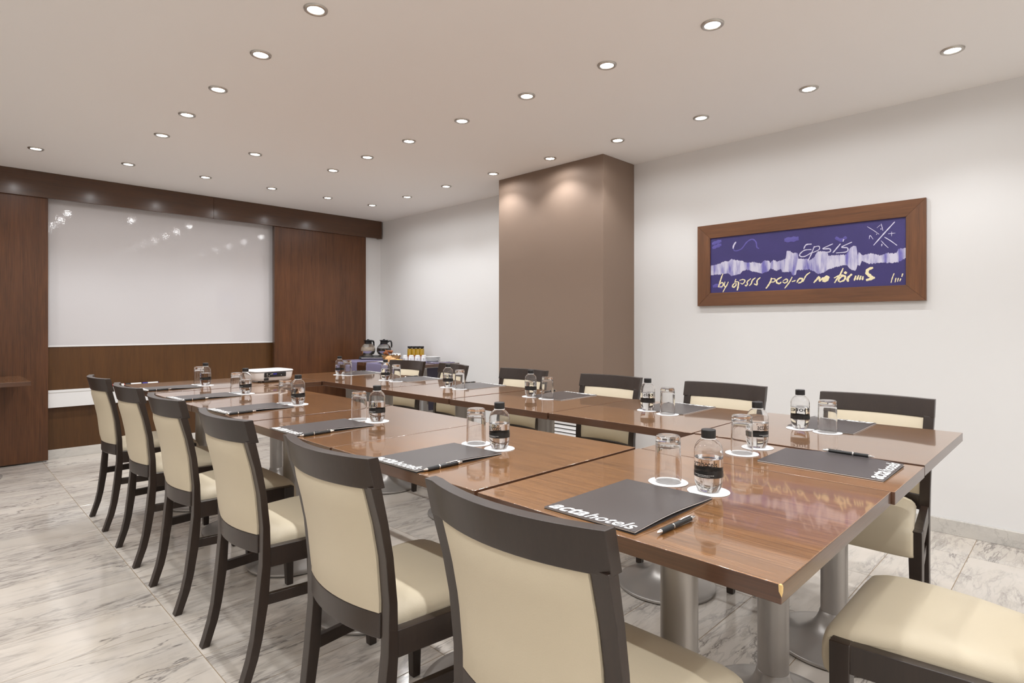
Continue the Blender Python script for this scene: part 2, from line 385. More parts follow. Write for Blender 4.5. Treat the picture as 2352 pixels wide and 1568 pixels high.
t = thing('wall_socket', 'grey double power socket low on the white wall behind the chairs', 'socket', (XR, 5.18, .30))
boxo('plate', (-.010,-.075,-.042), (0,.075,.042), M['nickel'], t, bevel=.002)
for s in (-1,1):
    m = MB(); m.lathe([(.0,.0),(.019,.0),(.021,.0005),(.021,.004)], 16)
    obj('socket_well', m, M['black'], t, loc=(-.0140, s*.036, 0), rot=(0, PI/2, 0))
# ---------------------------------------------------------------- recessed downlights
def ordn(k): return ['first','second','third','fourth','fifth','sixth','seventh','eighth','ninth','tenth','eleventh','twelfth','thirteenth','fourteenth'][k]
m = MB(); m.lathe([(.031,-.0005),(.031,-.004),(.034,-.0075),(.041,-.0085),(.046,-.006),(.0475,-.0005)], 32); RING = m.mesh('trim_ring', smooth=True, angle=60); RING.materials.append(M['nickel'])
m = MB(); m.lathe([(0,-.002),(.016,-.0035),(.031,-.002)], 32); LENS = m.mesh('lens', smooth=True); LENS.materials.append(M['lamp'])
spot_data = bpy.data.lights.new('halogen_beam', 'SPOT'); spot_data.energy = SPOT_W; spot_data.color = LAMP_COL
spot_data.spot_size = math.radians(121); spot_data.spot_blend = 0.55; spot_data.shadow_soft_size = 0.022
spill_data = bpy.data.lights.new('halogen_spill', 'SPOT'); spill_data.energy = SPILL_W; spill_data.color = LAMP_COL
spill_data.spot_size = math.radians(172); spill_data.spot_blend = 0.35; spill_data.shadow_soft_size = 0.022
dim_data = spot_data.copy(); dim_data.energy = SPOT_W*.45       # two weaker lamps on the picture side
left_data = spot_data.copy(); left_data.energy = SPOT_W*.78
def downlight(x, y, label, dim=False):
    t = thing('downlight', label, 'ceiling light', (x, y, ZC), 0, 'recessed halogen downlights')
    obj('trim_ring', RING, None, t); obj('lens', LENS, None, t)
    for d, z in ((dim_data if dim else left_data if -.1 < x < 0 else spot_data, -.012), (spill_data, -.014)):
        l = bpy.data.objects.new('lamp', d); COL.objects.link(l); l.parent = t; l.location = (0, 0, z)
ROWS = [(-.02, [4.40, 3.865, 3.33, 2.76, 2.21, 1.66, 1.11, .56, .0, -.55, -1.1], 'the row left of all chairs'),
        (1.10, [4.40, 3.865, 3.33, 2.76, 2.21, 1.66, 1.11, .56, .0, -.55, -1.1], 'the row above the left chairs'),
        (2.34, [4.40, 3.87, 3.33, 2.765, 2.21, 1.67, 1.128, .58, .03, -.52, -1.07], 'the row above the middle opening'),
        (3.34, [4.784, 4.169, 3.542, 2.909, 2.294, 1.683, 1.065, .444, -1.2], 'the row beside the picture wall')]
for x, ys, nm in ROWS:
    for k, y in enumerate(ys): downlight(x, y, 'halogen downlight, %s from the whiteboard in %s' % (ordn(k), nm), x > 3 and k in (5, 6))
for k, x in enumerate([-.02, .543, 1.11, 1.675, 2.245, 2.804, 3.311]):
    downlight(x, 5.38, 'halogen downlight, %s from the right wall in the row along the pelmet' % ordn(6-k))
for k, x in enumerate([-.6, -.02, .543, 1.11, 1.71, 2.34]):
    downlight(x, -1.95, 'halogen downlight, %s from the left along the wall behind the camera' % ordn(k))
downlight(1.71, 4.394, 'single halogen downlight set between the left and middle ceiling rows')

# ---------------------------------------------------------------- tables
TZ, TW, TT = 0.750, 0.690, 0.031
def top_mesh(w, d, h=TT):
    m = MB(); m.box((-w/2, -d/2, -h), (w/2, d/2, 0)); me = m.mesh('tabletop', bevel=.0018, seg=2)
    me.materials.append(M['table']); me.materials.append(M['table_edge']); me.materials.append(M['table_edge_y'])
    for p in me.polygons:
        if abs(p.normal.z) < .6: p.material_index = 1 if abs(p.normal.y) > abs(p.normal.x) else 2
    return me
TOP = top_mesh(TW-.004, TW-.004)
m = MB(); m.lathe([(.0435,.10),(.0435,.716)], 40); COLM = m.mesh('column', smooth=True); COLM.materials.append(M['steel'])
m = MB(); m.lathe([(.0,.004),(.207,.004),(.2085,.007),(.2085,.013),(.206,.0155),(.185,.019),(.155,.025),(.12,.034),(.092,.047),(.072,.063),(.058,.083),(.049,.104),(.046,.118),(.0435,.12)], 64); BASE = m.mesh('base', smooth=True, angle=50); BASE.materials.append(M['steel'])
m = MB(); m.lathe([(.0,0),(.202,0),(.202,.0042)], 48); PAD = m.mesh('foot_ring'); PAD.materials.append(M['rubber'])
m = MB(); m.box((-.2,-.2,-.0375),(.2,.2,-.0315)); PLATE = m.mesh('top_plate'); PLATE.materials.append(M['steel'])
def table(x, y, label, w=TW, d=TW, z=TZ, dz=0.0, top=None, cx=0.0, cyy=0.0):
    t = thing('pedestal_table', label, 'table', (x, y, 0), 0, 'square veneered pedestal tables')
    obj('tabletop', top or TOP, None, t, loc=(0,0,z+dz))
    obj('column', COLM, None, t, loc=(cx,cyy,z-TZ+dz)); obj('base', BASE, None, t, loc=(cx,cyy,0)); obj('foot_ring', PAD, None, t, loc=(cx,cyy,0))
    m = PLATE
    obj('top_plate', m, None, t, loc=(cx,cyy,z+dz))
    return t
LX, RX = 1.247, 2.288
LY0, RY0, P = 0.325, 0.318, 0.697
YC = [LY0+TW/2+P*k for k in range(6)]
RYC = [RY0+TW/2+P*k for k in range(6)]
nm6 = ['nearest', 'second', 'third', 'fourth', 'fifth', 'farthest']
for k in range(6):
    lab = ('walnut pedestal table with a chipped front corner, nearest of the left-hand row' if k == 0 else
           'walnut pedestal table, %s from the chipped corner along the left-hand row' % ({5:'last'}.get(k, nm6[k])))
    t = table(LX, YC[k], lab, dz=[0, .0015, 0, .001, -.0005, .001][k], cx=.012 if k == 0 else 0, cyy=[.690,1.350,2.055,2.745,3.375,4.055][k]-YC[k])
    if k == 0:
        m = MB(); x, y = -(TW-.004)/2, -(TW-.004)/2
        # bare board where the banding has broken off the corner
        m.add([(x-.0006,y-.0006,-.0005),(x+.004,y-.0008,-.001),(x+.0062,y-.0008,-.006),(x+.0048,y-.0008,-.013),(x-.0006,y-.0008,-.019),
               (x-.0008,y+.004,-.0008),(x-.0008,y+.0035,-.011),(x+.002,y+.002,.0006)], [(0,1,2,3,4),(0,4,6,5),(0,5,7,1)])
        obj('chipped_corner', m, M['chip'], t, loc=(0,0,TZ), weld=False)
    table(RX, RYC[k], 'walnut pedestal table, %s of the right-hand row below the picture wall' % nm6[k], dz=[.003, .001, 0, .001, .002, 0][k], cyy=[.645,1.318,2.020,2.70,3.525,4.01][k]-RYC[k])
# link tables closing the two short ends
g0, g1 = LX+TW/2, RX-TW/2
LTOP = top_mesh(g1-g0-.005, TW-.004)
table((g0+g1)/2, RY0+TW/2, 'narrow link table with one folder closing the near end of the ring', w=g1-g0, top=LTOP, dz=.0)
table((g0+g1)/2, YC[5], 'narrow link table beside the projector closing the far end of the ring', w=g1-g0, top=LTOP, dz=-.0015)
table(3.567, 5.005, 'pedestal table with lilac runner, cups and pastries by the wall')
table(3.548, 5.722, 'pedestal table with lilac runner and coffee pots in the corner')
table(.180, 5.795, 'spare pedestal table against the left sliding panel', z=.733)

# ---------------------------------------------------------------- chairs (seat faces +x, rear feet at x = 0)
BACK = [(.000,.006),(.026,.015),(.085,.033),(.147,.046),(.262,.060),(.381,.072),(.50,.073),(.608,.063),(.689,.047),(.772,.024),(.8455,.006)]
FRNT = [(.000,.032),(.026,.041),(.085,.061),(.147,.075),(.262,.093),(.381,.100),(.50,.096),(.608,.084),(.689,.069),(.772,.050),(.8455,.030)]
def interp(T, z):
    for (a, p), (b, q) in zip(T, T[1:]):
        if z <= b: return p+(q-p)*(z-a)/(b-a)
    return T[-1][1]
def oy(z): return .1945+.0155*(z/.8455)        # outer half width of the rear posts
PW = .034
BULGE = .036
def arc(x, y, h): return x-BULGE*(1-min(1, (y/h))**2)
def rail_mesh(z0, z1, h, thick, name, mat, bevel, lean=True, ny=12, zs=6, inset=0.0, crown=False):
    """a strip of the back following its arc, from z0 to z1"""
    rings = []
    for i in range(ny+1):
        y = -h+2*h*i/ny; ring = []
        for k in range(zs+1):
            z = z0+(z1-z0)*k/zs; ring.append((arc(interp(BACK, z), y, .19)+inset, y, z))
        for k in range(zs, -1, -1):
            z = z0+(z1-z0)*k/zs; ring.append((arc(interp(BACK, z), y, .19)+inset+thick, y, z))
        rings.append(ring)
    m = MB(); m.loft(rings); me = m.mesh(name, bevel=bevel, seg=3, angle=40); me.materials.append(M[mat]); return me
def make_chair():
    t = thing('dining_chair', '-', 'chair', group='cream upholstered conference chairs')
    for s in (-1, 1):                                          # rear legs run up into the back posts
        m = MB(); rings = []
        zs = [0,.026,.085,.147,.205,.262,.32,.381,.44,.50,.555,.608,.65,.689,.73,.760,.779]
        for z in zs:
            o = oy(z)*s; i = (oy(z)-PW)*s; a, b = interp(BACK, z), interp(FRNT, z)
            rings.append([(a,o,z),(b,o,z),(b,i,z),(a,i,z)])
        m.loft(rings); obj('leg', m, M['chair'], t, bevel=.0018, seg=2)
    for s in (-1, 1):                                          # tapered front legs
        m = MB(); m.loft([[(.436,.239*s,0),(.464,.239*s,0),(.464,.211*s,0),(.436,.211*s,0)], [(.428,.240*s,.20),(.466,.240*s,.20),(.466,.204*s,.20),(.428,.204*s,.20)], [(.424,.240*s,.432),(.467,.240*s,.432),(.467,.198*s,.432),(.424,.198*s,.432)]])
        obj('leg', m, M['chair'], t, bevel=.003)
        g = MB(); g.lathe([(0,-.0),(.008,-.0),(.008,.003)], 10, (.45,.225*s,-.0005)); obj('glide', g, M['black'], t)
    for s in (-1, 1):
        m = MB(); m.loft([[(.092,(oy(.4)-.003)*s,.368),(.092,(oy(.4)-.003)*s,.432),(.092,(oy(.4)-.029)*s,.432),(.092,(oy(.4)-.029)*s,.368)], [(.426,.237*s,.368),(.426,.237*s,.432),(.426,.208*s,.432),(.426,.208*s,.368)]])
        obj('side_rail', m, M['chair'], t, bevel=.002)
        m = MB(); m.loft([[(.088,(oy(.26)-.008)*s,.247),(.088,(oy(.26)-.008)*s,.281),(.088,(oy(.26)-.026)*s,.281),(.088,(oy(.26)-.026)*s,.247)], [(.434,.231*s,.247),(.434,.231*s,.281),(.434,.213*s,.281),(.434,.213*s,.247)]])
        obj('stretcher', m, M['chair'], t, bevel=.002)
    boxo('front_rail', (.430,-.2,.372), (.452,.2,.422), M['chair'], t)
    obj('top_rail', rail_mesh(.7728, .8455, oy(.779)+.0005, .0276, 'top_rail', 'chair', .0016, ny=16, inset=-.0005), None, t)
    obj('lower_rail', rail_mesh(.412, .471, oy(.44)-PW+.002, .024, 'lower_rail', 'chair', .003, inset=.003), None, t)
    # upholstered back panel, cream on both sides, set a little proud of the posts
    rings = []; h = .171
    ny, nz = 12, 10
    def edge(k, n): u = abs(2*k/n-1); return 0.0 if u < .999 else 1.0
    m = MB(); z0, z1 = .472, .7715
    G = []
    for side in (0, 1):
        g = []
        for i in range(ny+1):
            y = -h+2*h*i/ny; row = []
            for k in range(nz+1):
                z = z0+(z1-z0)*k/nz; hh = oy(z)-PW-.0015; yy = y/h*hh
                base = arc(interp(BACK, z), yy, .19)
                e = max(edge(i, ny), edge(k, nz))
                puff = .004*(1-(2*i/ny-1)**4)*(1-(2*k/nz-1)**4)
                row.append((base-.002-puff+.005*e, yy, z) if side == 0 else (base+.029+puff-.005*e, yy, z))
            g.append(row)
        G.append(g)
    idx = lambda s, i, k: s*(ny+1)*(nz+1)+i*(nz+1)+k
    m.v = [p for g in G for row in g for p in row]
    for s in (0, 1):
        for i in range(ny):
            for k in range(nz): m.f.append((idx(s,i,k), idx(s,i+1,k), idx(s,i+1,k+1), idx(s,i,k+1)))
    for i in range(ny):
        m.f.append((idx(0,i,0),idx(1,i,0),idx(1,i+1,0),idx(0,i+1,0))); m.f.append((idx(0,i,nz),idx(0,i+1,nz),idx(1,i+1,nz),idx(1,i,nz)))
    for k in range(nz):
        m.f.append((idx(0,0,k),idx(0,0,k+1),idx(1,0,k+1),idx(1,0,k))); m.f.append((idx(0,ny,k),idx(1,ny,k),idx(1,ny,k+1),idx(0,ny,k+1)))
    obj('backrest', m, M['leather'], t, smooth=True, angle=55)
    # cushion: domed, rolling over the front rail
    prof = [(.098,.432),(.100,.446),(.112,.457),(.16,.465),(.24,.470),(.33,.470),(.40,.466),(.445,.458),(.475,.445),(.492,.424),(.498,.400),(.499,.372),(.495,.350),(.486,.343),(.474,.343),(.470,.352),(.470,.428),(.452,.4325)]
    cxx, czz = .30, .44
    rings = []
    for u in (-1, -.97, -.90, -.78, -.55, -.28, 0, .28, .55, .78, .90, .97, 1):
        ring = []
        for x, z in prof:
            hw = .160+(.216-.160)*min(1, max(0, (x-.10)/.36))
            d = max(0, (abs(u)-.72)/.28)
            k = 1-math.sqrt(max(0, 1-d*d))            # 0 in the middle, 1 at the very side
            top = z > .436
            zz = z-(k*.030*min(1, (z-.425)/.03) if z > .428 else 0)+(.004*(1-u*u) if top else 0)
            xx = x-(k*.016 if x > .47 and z < .44 else 0)
            ring.append((xx, u*hw, zz))
        rings.append(ring)
    m = MB(); m.loft(rings); obj('seat', m, M['leather'], t, smooth=True, angle=75)
    return t
chair0 = make_chair(); used = False
def put_chair(x, y, rz, label):
    global used
    if not used:
        used = True; chair0.location = (x, y, 0); chair0.rotation_euler = (0,0,rz); chair0['label'] = label; return chair0
    return dup(chair0, (x, y, 0), rz, label)
for k, (x, y, a) in enumerate([(.669, .700, 0), (.668, 1.335, 0), (.670, 2.050, .0), (.671, 2.728, 0), (.668, 3.362, .0), (.668, 4.045, .0)]):
    put_chair(x, y, a, 'dark-framed chair with cream padded back, %s from the camera along the left-hand row' % ('nearest' if k == 0 else 'farthest' if k == 5 else nm6[k]))
for k, (x, y, a) in enumerate([(2.850, .640, PI), (2.862, 1.305, PI), (2.856, 1.996, PI), (2.852, 2.70, PI), (2.838, 3.42, PI-.20), (2.852, 4.05, PI+.10)]):
    put_chair(x, y, a, 'dark-framed cream chair on the right-hand side, %s from the near end under the picture' % ('nearest' if k == 0 else 'farthest' if k == 5 else nm6[k]))
put_chair(1.672, -.052, PI/2, 'lone chair at the near short end, only its cream seat in view')

# ---------------------------------------------------------------- lettering
def text_mesh(s, size, bold=0.0, shear=0.0):
    cu = bpy.data.curves.new('lettering', 'FONT'); cu.body = s; cu.size = size; cu.offset = bold; cu.shear = shear; cu.resolution_u = 4
    o = bpy.data.objects.new('lettering', cu); COL.objects.link(o)
    bpy.context.view_layer.update()
    me = bpy.data.meshes.new_from_object(o.evaluated_get(bpy.context.evaluated_depsgraph_get()))
    bpy.data.objects.remove(o); bpy.data.curves.remove(cu)
    return me
def flat_text(s, width, bold, shear, sy=1.0):
    """text mesh scaled to a width, origin at its left end on the base line"""
    me = text_mesh(s, .05, bold, shear)
    xs = [v.co.x for v in me.vertices]; a, b = min(xs), max(xs); k = width/(b-a)
    for v in me.vertices: v.co = ((v.co.x-a)*k, v.co.y*k*sy, 0)
    return me

# ---------------------------------------------------------------- place settings
BOT_R = .0325
def make_bottle():
    t = thing('water_bottle', '-', 'bottle', group='small bottles of still water')
    prof = [(0,.0035),(.010,.002),(.018,.0),(.0225,.0012),(.0262,.006),(.0292,.013),(.0315,.022),(.0325,.032),(.0325,.055),(.0325,.0845),(.0320,.0862),(.0325,.088),(.0322,.0915),(.0325,.094),(.0318,.100),(.0298,.107),(.0262,.1135),(.0215,.1185),(.0168,.1215),(.0150,.1225),(.0150,.1275),(0,.1275)]
    LVL = .0790                                   # water stands this high; above it only the thin bottle wall
    wat = [q for q in prof if q[1] <= LVL]+[(.0325,LVL),(0,LVL)]
    m = MB(); m.lathe(wat, 40); obj('water', m, M['water'], t, smooth=True, angle=50)
    out = [(.0325,LVL+.0002)]+[q for q in prof if q[1] > LVL and q[0] > 0]
    inn = [(max(.0005, r-.0007), z-(.0004 if z > .1 else 0)) for r, z in out[::-1]]; inn[0] = (inn[0][0], out[-1][1]); inn[-1] = (.0318, LVL+.0002)
    m = MB(); m.lathe(out+inn+[out[0]], 40); obj('bottle_wall', m, M['glass'], t, smooth=True, angle=50)
    # five moulded feet
    for k in range(5):
        a = 2*PI*k/5+.3; f = MB(); f.tube([(.016*math.cos(a), .016*math.sin(a), .0005), (.0222*math.cos(a), .0222*math.sin(a), .003), (.0285*math.cos(a), .0285*math.sin(a), .014)], [.002,.0028,.0022], 6)
        obj('moulded_foot', f, M['water'], t, smooth=True)
    m = MB(); m.lathe([(.0156,.1222),(.0172,.1226),(.0172,.1243),(.0156,.1247)], 28); obj('neck_ring', m, M['white_plastic'], t, smooth=True, angle=40)
    m = MB(); m.lathe([(.0150,.1252),(.0163,.1254),(.0165,.1280),(.0160,.1284),(.0165,.1288),(.0165,.1432),(.0153,.1447),(0,.1450)], 48); obj('cap', m, M['black'], t, smooth=True, angle=30)
    # black label band with an uneven upper edge
    m = MB(); n = 64; r = BOT_R+.0003
    lo = [(r*math.cos(2*PI*j/n), r*math.sin(2*PI*j/n), .0365) for j in range(n)]
    rn = random.Random(3); h = [.0510+.0022*math.sin(j*.21)+rn.uniform(-.0010,.0010) for j in range(n)]
    hi = [(r*math.cos(2*PI*j/n), r*math.sin(2*PI*j/n), h[j]) for j in range(n)]
    m.loft([lo, hi], True, False); obj('label_band', m, M['print_black'], t, smooth=True)
    def wrap(me, z, rr, name, mat):
        xs = [v.co.x for v in me.vertices]; w = max(xs)-min(xs)
        for v in me.vertices:
            a = (v.co.x-min(xs)-w/2)/rr; zz = v.co.y+z
            v.co = (rr*math.cos(a), rr*math.sin(a), zz)
        obj(name, me, M[mat], t)
    def sub(me):       # enough vertices to follow the round wall
        bm = bmesh.new(); bm.from_mesh(me)
        for x in [i*.004-.06 for i in range(31)]:
            bmesh.ops.bisect_plane(bm, geom=bm.verts[:]+bm.edges[:]+bm.faces[:], plane_co=(x,0,0), plane_no=(1,0,0))
        bm.to_mesh(me); bm.free(); return me
    wrap(sub(flat_text('actahotels', .062, .0005, 0, 1.5)), .0603, BOT_R+.0004, 'lettering', 'print_black')
    for w, z in ((.048,.0812),(.040,.0790)):
        m = MB(); a = w/2/BOT_R; n = 10; rr = BOT_R+.0004
        m.loft([[(rr*math.cos(-a+2*a*j/n), rr*math.sin(-a+2*a*j/n), zz) for j in range(n+1)] for zz in (z, z+.0006)], False, False)
        obj('fine_print', m, M['print_black'], t)
    for w, z in ((.050,.0425),(.030,.0395)):
        m = MB(); rr = BOT_R+.0006; n = 40; a = w/2/BOT_R; rn = random.Random(int(w*1e4))
        j = 0
        while j < n-1:
            L = rn.randint(1, 3); p, q = -a+2*a*j/n, -a+2*a*min(n, j+L)/n
            m.add([(rr*math.cos(p), rr*math.sin(p), z),(rr*math.cos(q), rr*math.sin(q), z),(rr*math.cos(q), rr*math.sin(q), z+.0010),(rr*math.cos(p), rr*math.sin(p), z+.0010)], [(0,1,2,3)])
            j += L+1
        obj('fine_print', m, M['print_white'], t)
    return t
def make_tumbler():
    t = thing('glass_tumbler', '-', 'glass', group='upturned glass tumblers')
    outer = [(.0320,.0008),(.0319,.03),(.0313,.06),(.0305,.09),(.0298,.108),(.0285,.1135),(.0262,.1155),(.014,.1148),(0,.1142)]
    inner = [(0,.1000),(.020,.1000),(.0252,.0985),(.0272,.094),(.0280,.085),(.0290,.05),(.0298,.0008)]
    m = MB(); m.lathe(inner+outer, 48)
    o = obj('glass_body', m, M['glass'], t, smooth=True, angle=60)
    bm = bmesh.new(); bm.from_mesh(o.data)
    bmesh.ops.holes_fill(bm, edges=[e for e in bm.edges if e.is_boundary], sides=0) if False else None
    be = [e for e in bm.edges if e.is_boundary]
    if be: bmesh.ops.bridge_loops(bm, edges=be)
    bmesh.ops.recalc_face_normals(bm, faces=bm.faces); bm.to_mesh(o.data); bm.free()
    return t
def make_coaster():
    m = MB(); m.lathe([(0,0),(.0475,0),(.048,.0004),(.048,.0011),(.0475,.0014),(0,.0014)], 48)
    o = obj('coaster', m, M['coaster'], None, smooth=True, angle=40)
    tag(o, '-', 'coaster', 'round white card coasters'); 
    m = MB(); m.lathe([(.0375,.00155),(.0385,.00155)], 48); p = obj('printed_ring', m, M['print_grey'], o)
    return o
FW, FD = .314, .226          # folder: x from the sitter's edge inwards, y across
def make_folder():
    """lies with its lettered edge at x = 0, the fold at y = +FD/2"""
    t = thing('paper_folder', '-', 'folder', group='charcoal conference folders')
    def sheet(name, z, thick, lift, mat, inset):
        nx, ny = 14, 8; top, bot = [], []
        for i in range(nx+1):
            for j in range(ny+1):
                u, v = i/nx, j/ny
                zz = z+lift*(v**1.5)*(.35+.65*math.sin(PI*min(1, u*1.15))**1.2)*(1 if u < .87 else max(.5, 1-(u-.87)*3))
                x, y = inset+u*(FW-2*inset), (FD/2-inset*.4)-v*(FD-inset*1.4)
                top.append((x,y,zz+thick)); bot.append((x,y,zz))
        n = (nx+1)*(ny+1); q = lambda i, j: i*(ny+1)+j
        m = MB(); m.v = top+bot
        for i in range(nx):
            for j in range(ny):
                m.f.append((q(i,j),q(i,j+1),q(i+1,j+1),q(i+1,j))); m.f.append((n+q(i,j),n+q(i+1,j),n+q(i+1,j+1),n+q(i,j+1)))
        for i in range(nx):
            m.f.append((q(i,0),q(i+1,0),n+q(i+1,0),n+q(i,0))); m.f.append((q(i,ny),n+q(i,ny),n+q(i+1,ny),q(i+1,ny)))
        for j in range(ny):
            m.f.append((q(0,j),n+q(0,j),n+q(0,j+1),q(0,j+1))); m.f.append((q(nx,j),q(nx,j+1),n+q(nx,j+1),n+q(nx,j)))
        return obj(name, m, M[mat], t, smooth=True, angle=50)
    sheet('back_cover', 0, .0006, .0, 'folder', 0)
    sheet('papers', .0008, .0017, .0066, 'paper', .0012)
    sheet('front_cover', .0028, .0006, .0075, 'folder', 0)
    # the printed name runs along the sitter's edge, reading from +y to -y
    for s, w, off, bold, mat, sy in (('acta', .092, .007, .0011, 'print_white', 1.0), ('hotels', .114, .102, .0005, 'print_white', 1.0)):
        me = flat_text(s, w, bold, .32, sy)
        bm = bmesh.new(); bm.from_mesh(me); bm.to_mesh(me); bm.free()
        for v in me.vertices:
            px, py = v.co.x, v.co.y
            vv = (off+px)/FD; u = max(0, (.006+py))/FW
            lift = .0075*(max(0,vv)**1.5)*(.35+.65*math.sin(PI*min(1, u*1.15))**1.2)
            v.co = (.006+py, FD/2-off-px, .0028+.0006+.0004+lift)
        o = obj('lettering', me, M[mat], t)
        o['label'] = 'bold white italic letters acta' if s == 'acta' else 'thin white italic letters hotels'
    return t
def make_pen():
    """points along +x... tip at x = 0"""
    t = thing('ballpoint_pen', '-', 'pen', group='black ballpoint pens')
    r = .0052
    def seg(name, prof, mat): 
        m = MB(); rings = [[(x, rr*math.cos(2*PI*j/14), rr*math.sin(2*PI*j/14)) for j in range(14)] for x, rr in prof]; m.loft(rings); return obj(name, m, M[mat], t, smooth=True, angle=50)
    seg('tip', [(0,.0010),(.003,.0014),(.004,.0024),(.014,.0042)], 'chrome')
    seg('grip', [(.014,.0046),(.017,r),(.030,.0050),(.044,r),(.052,.0052)], 'rubber')
    seg('ring', [(.052,.0054),(.0555,.0054)], 'chrome')
    seg('barrel', [(.0555,.0050),(.06,.0051),(.118,.0047)], 'black')
    seg('end_ring', [(.118,.0050),(.124,.0050),(.125,.0034)], 'chrome')
    seg('push_button', [(.125,.0028),(.134,.0026),(.135,.0018)], 'chrome')
    m = MB(); m.box((.078,-.0016,.0054),(.120,.0016,.0064)); m.box((.1165,-.0016,.0040),(.120,.0016,.0064)); obj('clip', m, M['chrome'], t, bevel=.0003)
    return t
protos = {}
def put(kind, make, loc, rz, label):
    if kind not in protos:
        o = make(); protos[kind] = o; o.location = loc; o.rotation_euler = (0,0,rz); o['label'] = label; return o
    return dup(protos[kind], loc, rz, label)
LN = ['setting nearest the camera on the left-hand side', 'second left-hand setting from the camera', 'third left-hand setting from the camera', 'fourth left-hand setting from the camera', 'fifth left-hand setting from the camera', 'farthest left-hand setting beside the projector']
RN = ['nearest right-hand setting below the picture', 'second right-hand setting from the near end', 'third right-hand setting from the near end', 'fourth right-hand setting from the near end', 'fifth right-hand setting from the near end', 'farthest right-hand setting by the buffet']
ZT = TZ+.0004
def zt(side, y):     # small level differences between neighbouring tables
    k = min(5, max(0, int((y-(LY0 if side == 'L' else RY0))/P)))
    return TZ+([0,.0015,0,.001,-.0005,.001][k] if side == 'L' else [.003,.001,0,.001,.002,0][k])+.0004
# left side: (glass x,y) (bottle x,y) (folder yaw, x, ymid) (pen x,y,angle)
LSET = [((1.297,.741),(1.291,.632),(.925,.710,0),(.950,.566,-.04)), ((1.266,1.424),(1.268,1.316),(.902,1.364,0),(.921,1.247,.0)), ((1.254,2.138),(1.282,2.046),(.905,2.078,0),(.910,1.948,.06)),
        ((1.254,2.842),(1.280,2.756),(.905,2.775,.03),(.902,2.640,.10)), ((1.256,3.500),(1.274,3.412),(.905,3.430,.02),(.912,3.305,.07)), ((1.255,4.155),(1.262,4.052),(.893,4.045,.02),(.900,3.935,.02))]
for k, (g, b, f, p) in enumerate(LSET):
    z = zt('L', f[1])
    for q, kind in ((g, 'glass'), (b, 'bottle')):
        put('coaster', make_coaster, (q[0], q[1], zt('L', q[1])), 0, 'white coaster under the %s, %s' % (kind, LN[k]))
    put('tumbler', make_tumbler, (g[0], g[1], zt('L', g[1])+.0014), .3*k, 'upturned glass tumbler at the %s' % LN[k])
    put('bottle', make_bottle, (b[0], b[1], zt('L', b[1])+.0016), PI+[.13,.02,.1,-.1,.1,.0][k], 'black-capped water bottle at the %s' % LN[k])
    put('folder', make_folder, (f[0], f[1], z), f[2], 'charcoal folder with white lettering, %s' % LN[k])
    put('pen', make_pen, (p[0], p[1], z+.0056), p[2], 'black pen beside the folder at the %s' % LN[k])
RSET = [((2.288,.667),(2.303,.765),(2.632,.703,0),None), ((2.279,1.305),(2.321,1.430),(2.665,1.362,0),(2.612,1.474,PI)), ((2.318,2.038),(2.325,2.166),(2.640,2.055,0),(2.700,2.232,PI-.1)),
        ((2.290,2.726),(2.302,2.856),(2.655,2.778,0),(2.700,2.95,PI+.06)), ((2.282,3.400),(2.280,3.530),(2.650,3.430,0),(2.690,3.600,PI+.05)), ((2.312,4.112),(2.290,4.200),(2.690,4.200,0.05),(2.690,4.345,PI))]
for k, (g, b, f, p) in enumerate(RSET):
    z = zt('R', f[1])
    for q, kind in ((g, 'glass'), (b, 'bottle')):
        put('coaster', make_coaster, (q[0], q[1], zt('R', q[1])), 0, 'white coaster under the %s, %s' % (kind, RN[k]))
    put('tumbler', make_tumbler, (g[0], g[1], zt('R', g[1])+.0014), .3*k, 'upturned glass tumbler at the %s' % RN[k])
    put('bottle', make_bottle, (b[0], b[1], zt('R', b[1])+.0016), [.1,-.1,0,.1,0,.1][k], 'black-capped water bottle at the %s' % RN[k])
    put('folder', make_folder, (min(f[0], 2.628), f[1], z), PI+f[2], 'charcoal folder with white lettering, %s' % RN[k])
    if p: put('pen', make_pen, (min(p[0], 2.62), p[1], z+.0056), p[2], 'black pen lying by the folder at the %s' % RN[k])
for q, kind in (((1.745,.747), 'glass'), ((1.867,.749), 'bottle')):
    put('coaster', make_coaster, (q[0], q[1], TZ+.0004), 0, 'white coaster under the %s on the near link table' % kind)
put('tumbler', make_tumbler, (1.745,.747,TZ+.0018), 0, 'upturned glass tumbler on the near link table')
put('bottle', make_bottle, (1.867,.749,TZ+.002), -PI/2-.25, 'black-capped water bottle on the near link table')
put('folder', make_folder, (1.790,.360,TZ+.0005), PI/2, 'charcoal folder on the near link table at the short end')
put('pen', make_pen, (1.893,.430,TZ+.0170), PI/2, 'black pen lying on the edge of the folder on the near link table')

# ---------------------------------------------------------------- projector
def rrect(w, d, r, n=6, inset=0.0):
    pts = []
    for cx, cyv, a0 in ((w/2-r, d/2-r, 0), (-w/2+r, d/2-r, PI/2), (-w/2+r, -d/2+r, PI), (w/2-r, -d/2+r, 1.5*PI)):
        for i in range(n+1):
            a = a0+PI/2*i/n; pts.append((cx+(r-inset)*math.cos(a), cyv+(r-inset)*math.sin(a)))
    return pts
def rprism(levels, n=6):
    """levels: (z, w, d, r)"""
    m = MB(); m.loft([[(x, y, z) for x, y in rrect(w, d, r, n)] for z, w, d, r in levels]); return m
t = thing('projector', 'white projector with black socket panel at the far end of the tables', 'projector', (1.692, 4.112, TZ+.0005), math.radians(4))
PWD, PDP = .284, .236
obj('lower_body', rprism([(.008,PWD-.05,PDP-.04,.03),(.012,PWD-.035,PDP-.03,.035),(.030,PWD-.02,PDP-.016,.04),(.066,PWD-.008,PDP-.006,.045)]), M['white_plastic'], t, smooth=True, angle=40)
